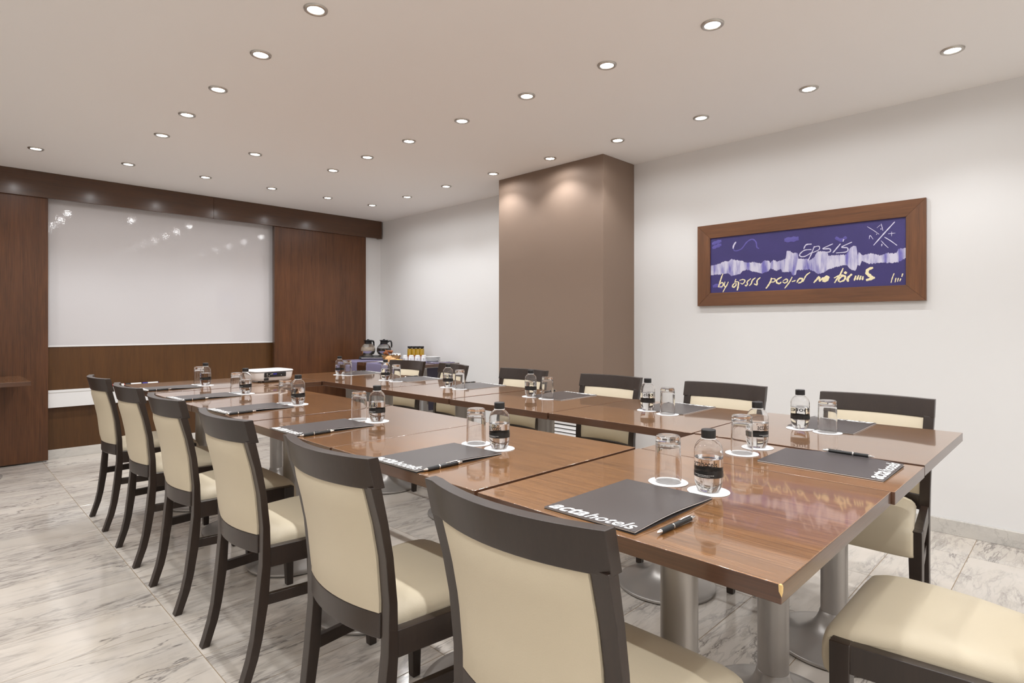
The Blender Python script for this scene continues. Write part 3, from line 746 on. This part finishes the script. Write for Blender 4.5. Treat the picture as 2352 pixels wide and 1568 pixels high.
obj('black_seam', rprism([(.0662,PWD-.004,PDP-.004,.046),(.0702,PWD-.002,PDP-.002,.047)]), M['black'], t)  # black seam line between lower body and top cover
obj('top_cover', rprism([(.0704,PWD,PDP,.048),(.076,PWD,PDP,.048),(.080,PWD-.012,PDP-.012,.044),(.0815,PWD-.05,PDP-.05,.03)]), M['white_plastic'], t, smooth=True, angle=35)
# socket panel on the side facing the tables' near end
yb = -PDP/2
pn = boxo('socket_panel', (-.085, yb-.0015, .034), (.070, yb+.012, .066), M['black'], t, bevel=.0035)
for x, z, r in ((-.068,.056,.0045),(-.068,.044,.0040),(-.055,.044,.0042),(-.043,.053,.0028)):
    m = MB(); m.lathe([(0,.0),(r*.5,.0),(r*.55,.002),(r,.002),(r,-.001)], 14); obj('jack', m, M['chrome'], pn, loc=(x, yb-.0017, z), rot=(PI/2,0,0))
m = MB(); m.loft([[(x, y, z) for x, y in rrect(.026,.009,.003,3)] for z in (-.001,.002)]); obj('video_port', m, M['blue'], pn, loc=(-.012, yb-.0017, .055), rot=(PI/2,0,0))
m = MB(); m.loft([[(x, y, z) for x, y in rrect(.013,.0055,.001,2)] for z in (-.001,.0015)]); obj('port', m, M['chrome'], pn, loc=(-.033, yb-.0017, .056), rot=(PI/2,0,0))
m = MB(); m.lathe([(0,.001),(.002,.001),(.002,-.001)], 10); obj('indicator', m, M['white_plastic'], pn, loc=(.034, yb-.0017, .045), rot=(PI/2,0,0))
boxo('power_inlet', (-.083, yb+.002, .012), (-.054, yb+.02, .029), M['black'], t, bevel=.002)
for k in range(7): boxo('vent_slot', (PWD/2-.012, -.07+k*.018, .026), (PWD/2-.003, -.06+k*.018, .052), M['nickel'], t)
m = MB(); m.lathe([(.036,-.004),(.036,.010),(.030,.014),(.026,.006),(0,.012)], 28); obj('lens_barrel', m, M['black'], t, loc=(.075, PDP/2-.004, .042), rot=(-PI/2,0,0), smooth=True, angle=40)
for x, y in ((-.10,-.075),(.10,-.075),(0,.08)):
    m = MB(); m.lathe([(0,0),(.009,0),(.010,.002),(.007,.010)], 14, (x,y,0)); obj('foot', m, M['rubber'], t)

# ---------------------------------------------------------------- framed painting on the right wall
PX = 3.930
t = thing('painting', 'wide framed violet painting with a pale brushed band and cream handwriting', 'painting', (XR, 1.32, 1.565))
fy0, fy1, fz0, fz1 = .639-1.32, 2.002-1.32, 1.280-1.565, 1.854-1.565
iy0, iy1, iz0, iz1 = .735-1.32, 1.909-1.32, 1.371-1.565, 1.760-1.565
xf, xb, xi = PX-XR-.012, -.0005, PX-XR-.008
def member(o0, o1, i1, i0, mat):
    m = MB(); m.loft([[(xb,)+o0, (xf,)+o0, (xi,)+i0, (xb,)+i0], [(xb,)+o1, (xf,)+o1, (xi,)+i1, (xb,)+i1]])
    obj('frame_member', m, M[mat], t, bevel=.0008)
e = .0004
member((fy0,fz1),(fy1,fz1),(iy1,iz1),(iy0,iz1),'frame_h'); member((fy0,fz0),(fy1,fz0),(iy1,iz0),(iy0,iz0),'frame_h')
member((fy0,fz0+e),(fy0,fz1-e),(iy0-e,iz1-e),(iy0-e,iz0+e),'frame_v'); member((fy1,fz0+e),(fy1,fz1-e),(iy1+e,iz1-e),(iy1+e,iz0+e),'frame_v')
CX = PX-XR+.002
boxo('canvas', (CX, iy0-.004, iz0-.004), (CX+.008, iy1+.004, iz1+.004), M['canvas'], t)
CREAM=[
(0.0063,[(1.818, 1.504), (1.833, 1.464), (1.845, 1.427), (1.852, 1.41)]),
(0.0054,[(1.845, 1.413), (1.823, 1.413), (1.815, 1.432), (1.824, 1.442), (1.837, 1.433)]),
(0.0054,[(1.802, 1.447), (1.808, 1.422), (1.795, 1.412), (1.778, 1.445)]),
(0.0050,[(1.784, 1.43), (1.8, 1.406), (1.818, 1.374)]),
(0.0050,[(1.724, 1.461), (1.73, 1.443), (1.709, 1.442)]),
(0.0063,[(1.73, 1.437), (1.749, 1.416), (1.74, 1.405), (1.724, 1.418), (1.724, 1.433)]),
(0.0075,[(1.705, 1.442), (1.709, 1.408), (1.716, 1.382)]),
(0.0050,[(1.699, 1.45), (1.675, 1.455), (1.661, 1.445), (1.678, 1.425), (1.693, 1.432)]),
(0.0059,[(1.621, 1.458), (1.646, 1.438), (1.644, 1.423), (1.655, 1.41), (1.661, 1.418)]),
(0.0059,[(1.59, 1.462), (1.611, 1.446), (1.618, 1.425), (1.632, 1.41)]),
(0.0067,[(1.557, 1.462), (1.578, 1.444), (1.579, 1.42), (1.584, 1.414), (1.6, 1.422)]),
(0.0071,[(1.485, 1.456), (1.49, 1.433), (1.505, 1.407), (1.521, 1.386)]),
(0.0050,[(1.485, 1.45), (1.462, 1.446), (1.467, 1.429), (1.49, 1.427)]),
(0.0071,[(1.419, 1.457), (1.45, 1.44), (1.45, 1.422), (1.433, 1.415), (1.422, 1.426)]),
(0.0054,[(1.411, 1.432), (1.389, 1.442), (1.383, 1.427), (1.4, 1.417), (1.414, 1.426)]),
(0.0054,[(1.354, 1.454), (1.369, 1.424), (1.386, 1.401), (1.401, 1.382)]),
(0.0050,[(1.356, 1.423), (1.339, 1.428), (1.334, 1.432)]),
(0.0071,[(1.326, 1.416), (1.312, 1.438), (1.294, 1.439), (1.296, 1.42), (1.318, 1.412)]),
(0.0054,[(1.246, 1.476), (1.267, 1.461), (1.28, 1.439), (1.288, 1.419)]),
(0.0068,[(1.194, 1.449), (1.208, 1.429), (1.225, 1.409)]),
(0.0068,[(1.208, 1.425), (1.191, 1.442), (1.191, 1.419), (1.17, 1.437), (1.173, 1.413)]),
(0.0120,[(1.173, 1.423), (1.154, 1.441), (1.143, 1.437), (1.153, 1.42), (1.17, 1.416)]),
(0.0063,[(1.058, 1.49), (1.073, 1.455), (1.092, 1.426), (1.106, 1.402)]),
(0.0052,[(1.109, 1.432), (1.082, 1.445), (1.058, 1.449)]),
(0.0078,[(1.082, 1.408), (1.081, 1.425), (1.058, 1.444), (1.046, 1.433), (1.055, 1.415), (1.079, 1.406)]),
(0.0110,[(1.041, 1.467), (1.05, 1.455)]),
(0.0089,[(1.01, 1.451), (1.029, 1.432), (1.034, 1.414), (1.026, 1.41)]),
(0.0063,[(0.989, 1.44), (0.998, 1.41)]),
(0.0063,[(0.974, 1.442), (0.984, 1.413)]),
(0.0063,[(0.962, 1.438), (0.97, 1.412)]),
(0.0063,[(0.951, 1.434), (0.955, 1.411)]),
(0.0120,[(0.899, 1.482), (0.925, 1.472), (0.93, 1.451), (0.913, 1.432), (0.906, 1.42), (0.935, 1.41)]),
(0.0089,[(0.936, 1.409), (0.91, 1.415), (0.89, 1.424)]),
(0.0037,[(0.793, 1.442), (0.802, 1.416), (0.809, 1.387)]),
(0.0037,[(0.784, 1.415), (0.789, 1.389)]),
(0.0037,[(0.772, 1.414), (0.777, 1.392)]),
(0.0037,[(0.76, 1.41), (0.766, 1.394)]),
(0.0042,[(0.751, 1.438), (0.756, 1.419)]),
]
WHITE=[
(0.0052,[(0.79, 1.739), (0.823, 1.701), (0.854, 1.665), (0.897, 1.613)]),
(0.0026,[(0.93, 1.728), (0.899, 1.703), (0.868, 1.675)]),
(0.0039,[(0.842, 1.656), (0.812, 1.632), (0.779, 1.601)]),
(0.0029,[(0.859, 1.637), (0.84, 1.612), (0.822, 1.591)]),
(0.0042,[(0.854, 1.618), (0.856, 1.604)]),
(0.0029,[(0.858, 1.736), (0.854, 1.717), (0.849, 1.694)]),
(0.0018,[(0.88, 1.714), (0.861, 1.73)]),
(0.0058,[(0.861, 1.704), (0.857, 1.706)]),
(0.0026,[(0.919, 1.653), (0.915, 1.674), (0.899, 1.649)]),
(0.0052,[(0.883, 1.677), (0.879, 1.677)]),
(0.0026,[(0.823, 1.673), (0.787, 1.673)]),
(0.0021,[(0.805, 1.683), (0.806, 1.657)]),
(0.0052,[(1.221, 1.639), (1.241, 1.588), (1.259, 1.551)]),
(0.0042,[(1.225, 1.633), (1.196, 1.637), (1.194, 1.616), (1.238, 1.597)]),
(0.0052,[(1.115, 1.644), (1.173, 1.619), (1.134, 1.615), (1.132, 1.596), (1.176, 1.597)]),
(0.0058,[(1.073, 1.64), (1.095, 1.613), (1.116, 1.588)]),
(0.0047,[(1.055, 1.667), (1.059, 1.652)]),
(0.0052,[(1.01, 1.644), (1.067, 1.619), (1.035, 1.611), (1.04, 1.588), (1.098, 1.586)]),
(0.0059,[(1.237, 1.654), (1.27, 1.653), (1.284, 1.628)]),
(0.0054,[(1.238, 1.62), (1.28, 1.619), (1.308, 1.596), (1.302, 1.581), (1.275, 1.581), (1.238, 1.601)]),
(0.0084,[(1.724, 1.718), (1.74, 1.695), (1.745, 1.673)]),
]
BLUE=[
(0.0071,[(1.743, 1.686), (1.734, 1.657), (1.687, 1.665), (1.65, 1.707), (1.614, 1.724), (1.588, 1.704), (1.581, 1.667), (1.566, 1.657)]),
(0.0188,[(1.898, 1.72), (1.865, 1.729), (1.829, 1.735)]),
(0.0188,[(1.895, 1.691), (1.865, 1.701), (1.829, 1.71)]),
(0.0188,[(1.892, 1.417), (1.852, 1.424), (1.823, 1.401)]),
(0.0251,[(1.403, 1.697), (1.356, 1.697), (1.315, 1.699)]),
(0.0157,[(1.101, 1.682), (1.07, 1.662), (1.04, 1.679)]),
]
BTOP= [(1.905, 1.566), (1.878, 1.569), (1.836, 1.577), (1.813, 1.588), (1.775, 1.588), (1.756, 1.602), (1.73, 1.593), (1.687, 1.584), (1.653, 1.569), (1.602, 1.568), (1.554, 1.556), (1.528, 1.574), (1.502, 1.572), (1.493, 1.554), (1.473, 1.573), (1.45, 1.562), (1.417, 1.566), (1.394, 1.578), (1.389, 1.621), (1.367, 1.625), (1.356, 1.61), (1.32, 1.606), (1.318, 1.569), (1.264, 1.562), (1.251, 1.554), (1.225, 1.566), (1.202, 1.606), (1.145, 1.597), (1.142, 1.573), (1.04, 1.571), (1.022, 1.61), (0.998, 1.621), (0.986, 1.613), (0.98, 1.556), (0.974, 1.579), (0.954, 1.557), (0.913, 1.567), (0.856, 1.549), (0.826, 1.562), (0.782, 1.555), (0.771, 1.583), (0.736, 1.58)]
BBOT= [(1.905, 1.5), (1.872, 1.501), (1.826, 1.501), (1.781, 1.505), (1.756, 1.484), (1.699, 1.493), (1.675, 1.516), (1.644, 1.52), (1.605, 1.505), (1.543, 1.489), (1.505, 1.502), (1.493, 1.519), (1.45, 1.501), (1.425, 1.511), (1.417, 1.49), (1.361, 1.489), (1.356, 1.466), (1.331, 1.464), (1.329, 1.496), (1.264, 1.496), (1.251, 1.496), (1.231, 1.486), (1.199, 1.463), (1.167, 1.471), (1.148, 1.484), (1.116, 1.496), (1.04, 1.51), (1.019, 1.482), (0.992, 1.467), (0.98, 1.503), (0.968, 1.498), (0.959, 1.528), (0.919, 1.505), (0.854, 1.51), (0.809, 1.503), (0.771, 1.506), (0.736, 1.526)]

def ribbon(m, pts, w, lift, taper=True):
    P = [Vector((y-1.32, z-1.565)) for y, z in pts]
    Q = []
    for i in range(len(P)-1):      # Catmull-Rom
        p0, p1, p2, p3 = P[max(i-1,0)], P[i], P[i+1], P[min(i+2,len(P)-1)]
        for k in range(5):
            s = k/5; Q.append(.5*((2*p1)+(p2-p0)*s+(2*p0-5*p1+4*p2-p3)*s*s+(3*p1-p0-3*p2+p3)*s**3))
    Q.append(P[-1]); n = len(Q); L, R = [], []
    for i, q in enumerate(Q):
        d = (Q[min(i+1,n-1)]-Q[max(i-1,0)]); d = d.normalized() if d.length > 1e-9 else Vector((1,0)); nn = Vector((-d.y, d.x))
        f = 1.0 if not taper else (.45+.55*math.sin(PI*min(1, max(0, (i+.6)/n)))**.5)*(1+.18*math.sin(i*1.7+w*900))
        L.append(q+nn*w*f/2); R.append(q-nn*w*f/2)
    x = CX-lift
    m.loft([[(x, p.x, p.y) for p in L], [(x-.0006, (p.x+q.x)/2, (p.y+q.y)/2) for p, q in zip(L, R)], [(x, p.x, p.y) for p in R]], False, False)
for w, pts in BLUE:
    m = MB(); ribbon(m, pts, w*1.27, .0003); obj('blue_brush_stroke', m, M['blue_paint'], t, weld=False)
def resample(C, y):
    C = sorted(C)
    for (a, p), (b, q) in zip(C, C[1:]):
        if a <= y <= b: return p+(q-p)*(y-a)/max(1e-6, b-a)
    return C[0][1] if y < C[0][0] else C[-1][1]
m = MB(); rn = random.Random(5); n = 420; lo, hi = [], []
for i in range(n+1):
    y = .737+(1.907-.737)*i/n
    a, b = resample(BBOT, y)+rn.uniform(-.004,.003), resample(BTOP, y)+rn.uniform(-.003,.004)
    lo.append((CX-.0005, y-1.32, a-1.565)); hi.append((CX-.0005, y-1.32, b-1.565))
m.loft([lo, hi], False, False); obj('pale_band', m, M['band'], t)
for w, pts in WHITE:
    m = MB(); ribbon(m, pts, w*1.3, .0010); obj('pale_brush_stroke', m, M['pale_paint'], t, weld=False)
for w, pts in CREAM:
    m = MB(); ribbon(m, pts, w*1.5, .0014); obj('cream_letter_stroke', m, M['cream_paint'], t, weld=False)

# ---------------------------------------------------------------- buffet in the far corner
BZ = TZ+.0004
def runner(name, label, x0, x1, y0, y1, drop, rn):
    """a cloth strip over a table top that hangs down its left edge"""
    m = MB(); P = [(x1, BZ+.001), (x0+.004, BZ+.001), (x0, BZ-.001), (x0-.002, BZ-.006), (x0-.004, BZ-.05), (x0-.003, BZ-drop*.6), (x0-.005, BZ-drop)]
    Q = [(x1, BZ+.0025), (x0+.003, BZ+.0025), (x0-.0015, BZ+.0005), (x0-.0035, BZ-.006), (x0-.0055, BZ-.05), (x0-.0045, BZ-drop*.6), (x0-.0065, BZ-drop)]
    ring = P+Q[::-1]
    rings = []
    for i in range(9):
        y = y0+(y1-y0)*i/8; rings.append([(x+(.0025*math.sin(i*2.1+rn) if z < BZ-.03 else 0), y, z) for x, z in ring])
    m.loft(rings); return tag(obj(name, m, M['lilac'], None, smooth=True, angle=50), label, 'table runner')
runner('table_runner', 'lilac runner under the coffee warmer in the far corner', 3.203, 3.88, 5.50, 5.93, .20, 0)
runner('table_runner', 'lilac runner under the pastries on the nearer buffet table', 3.222, 3.86, 4.86, 5.345, .24, 1)
m = MB(); m.loft([[(3.52,4.672,.29),(3.86,4.672,.29),(3.86,4.676,.29),(3.52,4.676,.29)],[(3.50,4.671,.715),(3.87,4.671,.715),(3.87,4.675,.715),(3.50,4.675,.715)]])
tag(obj('cloth_skirt', m, M['navy']), 'dark navy cloth hanging under the near edge of the buffet table', 'cloth')
# folded dark lilac napkin that carries the plates
m = MB(); m.loft([[(3.62,4.70,BZ+.001),(3.87,4.68,BZ+.001),(3.88,4.85,BZ+.001),(3.64,4.85,BZ+.001)],[(3.62,4.70,BZ+.005),(3.87,4.68,BZ+.006),(3.88,4.85,BZ+.006),(3.64,4.85,BZ+.004)]])
tag(obj('napkin', m, M['lilac'], bevel=.001), 'dark lilac napkin at the right end of the buffet table', 'napkin')
# warmer with two glass coffee pots
t = thing('coffee_warmer', 'black double hot plate carrying the two coffee pots', 'warmer', (3.62, 5.80, BZ+.003), math.radians(-42))
m = MB(); m.loft([[(-.18,-.085,.004),(.18,-.085,.004),(.18,.085,.004),(-.18,.085,.004)],[(-.175,-.080,.034),(.175,-.080,.034),(.175,.085,.044),(-.175,.085,.044)]]); obj('housing', m, M['black'], t, bevel=.005)
boxo('control_strip', (-.15,-.0865,.010), (.15,-.0835,.022), M['chrome'], t, bevel=.001)
for s in (-1,1):
    m = MB(); m.lathe([(.062,.0),(.062,.006),(.058,.008),(0,.008)], 28); obj('hot_plate', m, M['nickel'], t, loc=(s*.090, .0, .040), smooth=True, angle=40)
    boxo('foot', (s*.15-.012,-.07,0), (s*.15+.012,.07,.005), M['rubber'], t)
def coffee_pot(loc, rz, label, band):
    t = thing('coffee_pot', label, 'coffee pot', loc, rz, 'glass coffee pots on the warmer')
    m = MB(); m.lathe([(0,.001),(.045,.001),(.062,.010),(.076,.030),(.082,.055),(.080,.078),(.070,.100),(.055,.117),(.043,.128),(.040,.133)], 36); obj('glass_bowl', m, M['glass'], t, smooth=True, angle=60)
    m = MB(); m.lathe([(0,.0),(.046,.0),(.0632,.0095),(.0772,.0295),(.0828,.047),(.0815,.0475)], 36); obj('steel_base', m, M['chrome'], t, smooth=True, angle=50)
    m = MB()
    pr = [(0,.004),(.044,.004),(.060,.012),(.0735,.031),(.0790,.050)]+[(.0797,.056),(.0783,.078)]+([(.072,.092)] if not band else [])
    m.lathe(pr+[(0,pr[-1][1])], 32); obj('contents', m, M['coffee' if band else 'milk'], t, smooth=True, angle=50)
    m = MB(); m.lathe([(.0415,.128),(.0425,.131),(.040,.150),(.043,.160),(.050,.168),(.049,.171),(.030,.172),(0,.173)], 30); obj('collar', m, M['black'], t, smooth=True, angle=40)
    m = MB(); m.tube([(.040,0,.146),(.060,0,.160),(.078,0,.158),(.086,0,.140),(.088,0,.110),(.086,0,.085)], [.008,.009,.010,.010,.009,.008], 10); obj('handle', m, M['black'], t, smooth=True)
    m = MB(); m.lathe([(0,.0),(.012,.0),(.013,.006),(0,.010)], 14); obj('lid_knob', m, M['black'], t, loc=(0,0,.173), smooth=True)
    return t
ca, sa = math.cos(math.radians(-42)), math.sin(math.radians(-42))
coffee_pot((3.62-.090*ca, 5.80-.090*sa, BZ+.0515), 0.2, 'left glass coffee pot with pale contents and black collar', False)
coffee_pot((3.62+.090*ca, 5.80+.090*sa, BZ+.0515), -.75, 'right glass coffee pot with a black band and handle', True)
# pastries
m = MB(); m.loft([[(x, y, z) for x, y in rrect(w, d, .03, 5)] for w, d, z in ((.22,.12,0),(.30,.185,.012),(.31,.195,.016),(.30,.185,.0155),(.23,.13,.006))])
tray = tag(obj('serving_tray', m, M['porcelain'], None, loc=(3.335,5.045,BZ+.0030), rot=(0,0,PI/2), smooth=True, angle=35), 'white oval platter of pastries on the lilac runner', 'platter')
def croissant(name, mat, loc, rz, label, R=.034, r=.023, bend=2.2, ridges=True):
    m = MB(); n = 16; pts, rad = [], []
    for i in range(n+1):
        a = -bend/2+bend*i/n; u = abs(2*i/n-1)
        pts.append((R*math.cos(a), R*math.sin(a), r*1.12)); rad.append(max(.003, r*(1-u**2.2))*(1+(.08*math.sin(i*2.3) if ridges else 0)))
    m.tube(pts, rad, 12); return tag(obj(name, m, M[mat], None, loc=loc, rot=(0,0,rz), smooth=True, angle=70), label, 'pastry', 'pastries on the white platter')
z = BZ+.0095
croissant('croissant', 'bread', (3.350,5.120,z), -2.15, 'pale sugared croissant at the left end of the platter', .040, .033)
croissant('croissant', 'bread', (3.335,5.040,z), -1.9, 'golden croissant in the middle of the white platter', .034, .026)
for (x, y, a, lab) in ((3.292,4.955,.3,'yellow glazed ring pastry beside the golden croissant'), (3.372,4.965,1.2,'yellow glazed ring pastry at the right end of the platter'), (3.385,5.040,2.0,'yellow glazed ring pastry at the front of the platter')):
    m = MB(); n = 18; m.loft([[((.022+.0145*math.cos(2*PI*j/10))*math.cos(2*PI*i/n), (.022+.0145*math.cos(2*PI*j/10))*math.sin(2*PI*i/n), .018+.018*math.sin(2*PI*j/10)) for j in range(10)] for i in range(n+1)], True, False)
    tag(obj('ring_pastry', m, M['roll'], None, loc=(x,y,z), rot=(0,0,a), smooth=True), lab, 'pastry', 'pastries on the white platter')
# bread basket with napkin and brown pastries
t = thing('bread_basket', 'wicker basket with a white napkin behind the pastry platter', 'basket', (3.495,5.295,BZ+.003), math.radians(-45))
lev = [(.0,.13,.08,.03),(.02,.155,.098,.035),(.05,.185,.118,.04),(.062,.195,.124,.045)]
m = MB(); rings = [[(x, y, zz) for x, y in rrect(w, d, r, 5)] for zz, w, d, r in lev]; rings += [[(x*.94, y*.93, zz+.002) for x, y in rrect(w, d, r, 5)] for zz, w, d, r in lev[::-1]]
m.loft(rings); obj('basket_body', m, M['wicker'], t, smooth=True, angle=40)
for zz, w, d, r in ((.012,.146,.092,.032),(.026,.163,.105,.036),(.040,.176,.114,.038),(.062,.196,.125,.045)):
    m = MB(); p = [(x, y, zz) for x, y in rrect(w, d, r, 5)]; m.tube(p+[p[0]], .0032, 6, False); obj('woven_band', m, M['wicker'], t, smooth=True)
m = MB(); rn = random.Random(9); g = []
for i in range(9):
    g.append([(-.005+.098*i/8, -.052+.104*j/6, .056+.028*abs(math.sin(i*1.3+j*.9))*(1 if 0 < i < 8 else .7)+rn.uniform(0,.010)) for j in range(7)])
m.loft(g, False, False); k = obj('napkin', m, M['paper'], t, smooth=True)
sol = k.modifiers.new('thickness', 'SOLIDIFY'); sol.thickness = .002
for (x, y, zz, rx, rz, lab) in ((-.050,-.020,.100,.9,.2,'brown triangular pastry standing at the left of the bread basket'), (-.020,.030,.108,.3,1.3,'brown triangular pastry behind the front one in the basket'), (-.075,.034,.094,-.5,2.2,'brown triangular pastry lying at the back of the basket')):
    m = MB(); m.loft([[(-.030,-.022,-.010),(.030,-.022,-.010),(0,.042,-.010)],[(-.033,-.025,.0),(.033,-.025,.0),(0,.045,.0)],[(-.026,-.018,.010),(.026,-.018,.010),(0,.036,.010)]])
    c42, s42 = math.cos(math.radians(-45)), math.sin(math.radians(-45))
    tag(obj('pastry_slice', m, M['brown_pastry'], None, loc=(3.495+x*c42-y*s42, 5.295+x*s42+y*c42, BZ+zz), rot=(rx, .5, rz), bevel=.004), lab, 'pastry', 'brown pastries in the basket')
# four upturned cups, four juice jars, plates, forks
def cup(): 
    t = thing('coffee_cup', '-', 'cup', group='upturned white cups')
    m = MB(); m.lathe([(.030,.058),(.0295,.058),(.018,.062),(.018,.066),(.020,.066),(.024,.060),(.030,.048),(.0315,.025),(.0325,.0),(.0305,.0),(.0295,.025),(.026,.046),(.0,.054)], 28)
    obj('bowl', m, M['porcelain'], t, smooth=True, angle=45)
    m = MB(); m.tube([(.030,0,.018),(.041,0,.022),(.045,0,.034),(.039,0,.044),(.029,0,.046)], .0033, 8); obj('handle', m, M['porcelain'], t, smooth=True)
    return t
for k, lab in enumerate(('upturned white cup beside the bread basket', 'second upturned white cup from the basket', 'third upturned white cup from the basket', 'upturned white cup next to the stacked plates')):
    put('cup', cup, (3.640+.0485*k, 5.254-.0485*k, BZ+.0032), PI*1.25, lab)
def jar():
    t = thing('juice_jar', '-', 'jar', group='lidded jars of orange juice')
    m = MB(); m.lathe([(0,.001),(.022,0.0014),(.0255,0.0082),(.026,0.0272),(.026,0.1156),(.024,0.1319),(.020,0.1414),(.020,0.1523)], 24); obj('glass_jar', m, M['glass'], t, smooth=True, angle=50)
    m = MB(); m.lathe([(0,.003),(.021,0.0041),(.0245,0.0109),(.0248,0.0626)], 22); obj('pulp', m, M['juice_low'], t, smooth=True, angle=50)
    m = MB(); m.lathe([(.0248,0.0626),(.0248,0.1142),(.023,0.1292),(.0,0.1333)], 22); obj('juice', m, M['juice'], t, smooth=True, angle=50)
    m = MB(); m.lathe([(.0205,0.1414),(.0235,0.1421),(.0240,0.1537),(.0225,0.1578),(0,.1165)], 24); obj('lid', m, M['black'], t, smooth=True, angle=35)
    return t
for x, y, lab in ((3.735,5.302,'orange juice jar at the basket end of the jar row'), (3.768,5.271,'second orange juice jar from the basket'), (3.799,5.238,'third orange juice jar from the basket'), (3.830,5.207,'orange juice jar nearest the plates')):
    put('jar', jar, (x, y, BZ+.003), 0, lab)
m = MB(); m.lathe([(0,.002),(.050,.002),(.052,.0),(.055,.0),(.057,.003),(.080,.011),(.083,.0125),(.080,.0135),(.056,.0062),(0,.0055)], 40)
PL = m.mesh('dinner_plate', smooth=True, angle=40); PL.materials.append(M['porcelain'])
for k in range(6):
    o = obj('dinner_plate', PL, None, loc=(3.765,4.925,BZ+.0065+.0082*k))
    tag(o, 'white plate, %s in the stack on the buffet' % ('lowest','second from the bottom','third from the bottom','fourth from the bottom','fifth from the bottom','topmost')[k], 'plate', 'stacked white plates')
def fork():
    t = thing('fork', '-', 'fork', group='forks on the napkin')
    m = MB(); m.loft([[(x, w/2, z),(x, -w/2, z),(x, -w/2, z+.0016),(x, w/2, z+.0016)] for x, w, z in ((0,.014,0),(.05,.010,.001),(.11,.006,.006),(.13,.010,.004),(.145,.022,.001))]); obj('handle', m, M['chrome'], t, bevel=.0005)
    for j in range(4): 
        y = -.0085+j*.0057; m = MB(); m.tube([(.144,y,.002),(.165,y,.0015),(.19,y,.006)], .0013, 6); obj('tine', m, M['chrome'], t)
    return t
for k, lab in enumerate(('fork nearest the stacked plates', 'fork in the middle of the three on the napkin', 'fork at the front edge of the napkin')):
    put('fork', fork, (3.625+.035*k, 4.835-.04*k, BZ+.0065), -.5+.12*k, lab)
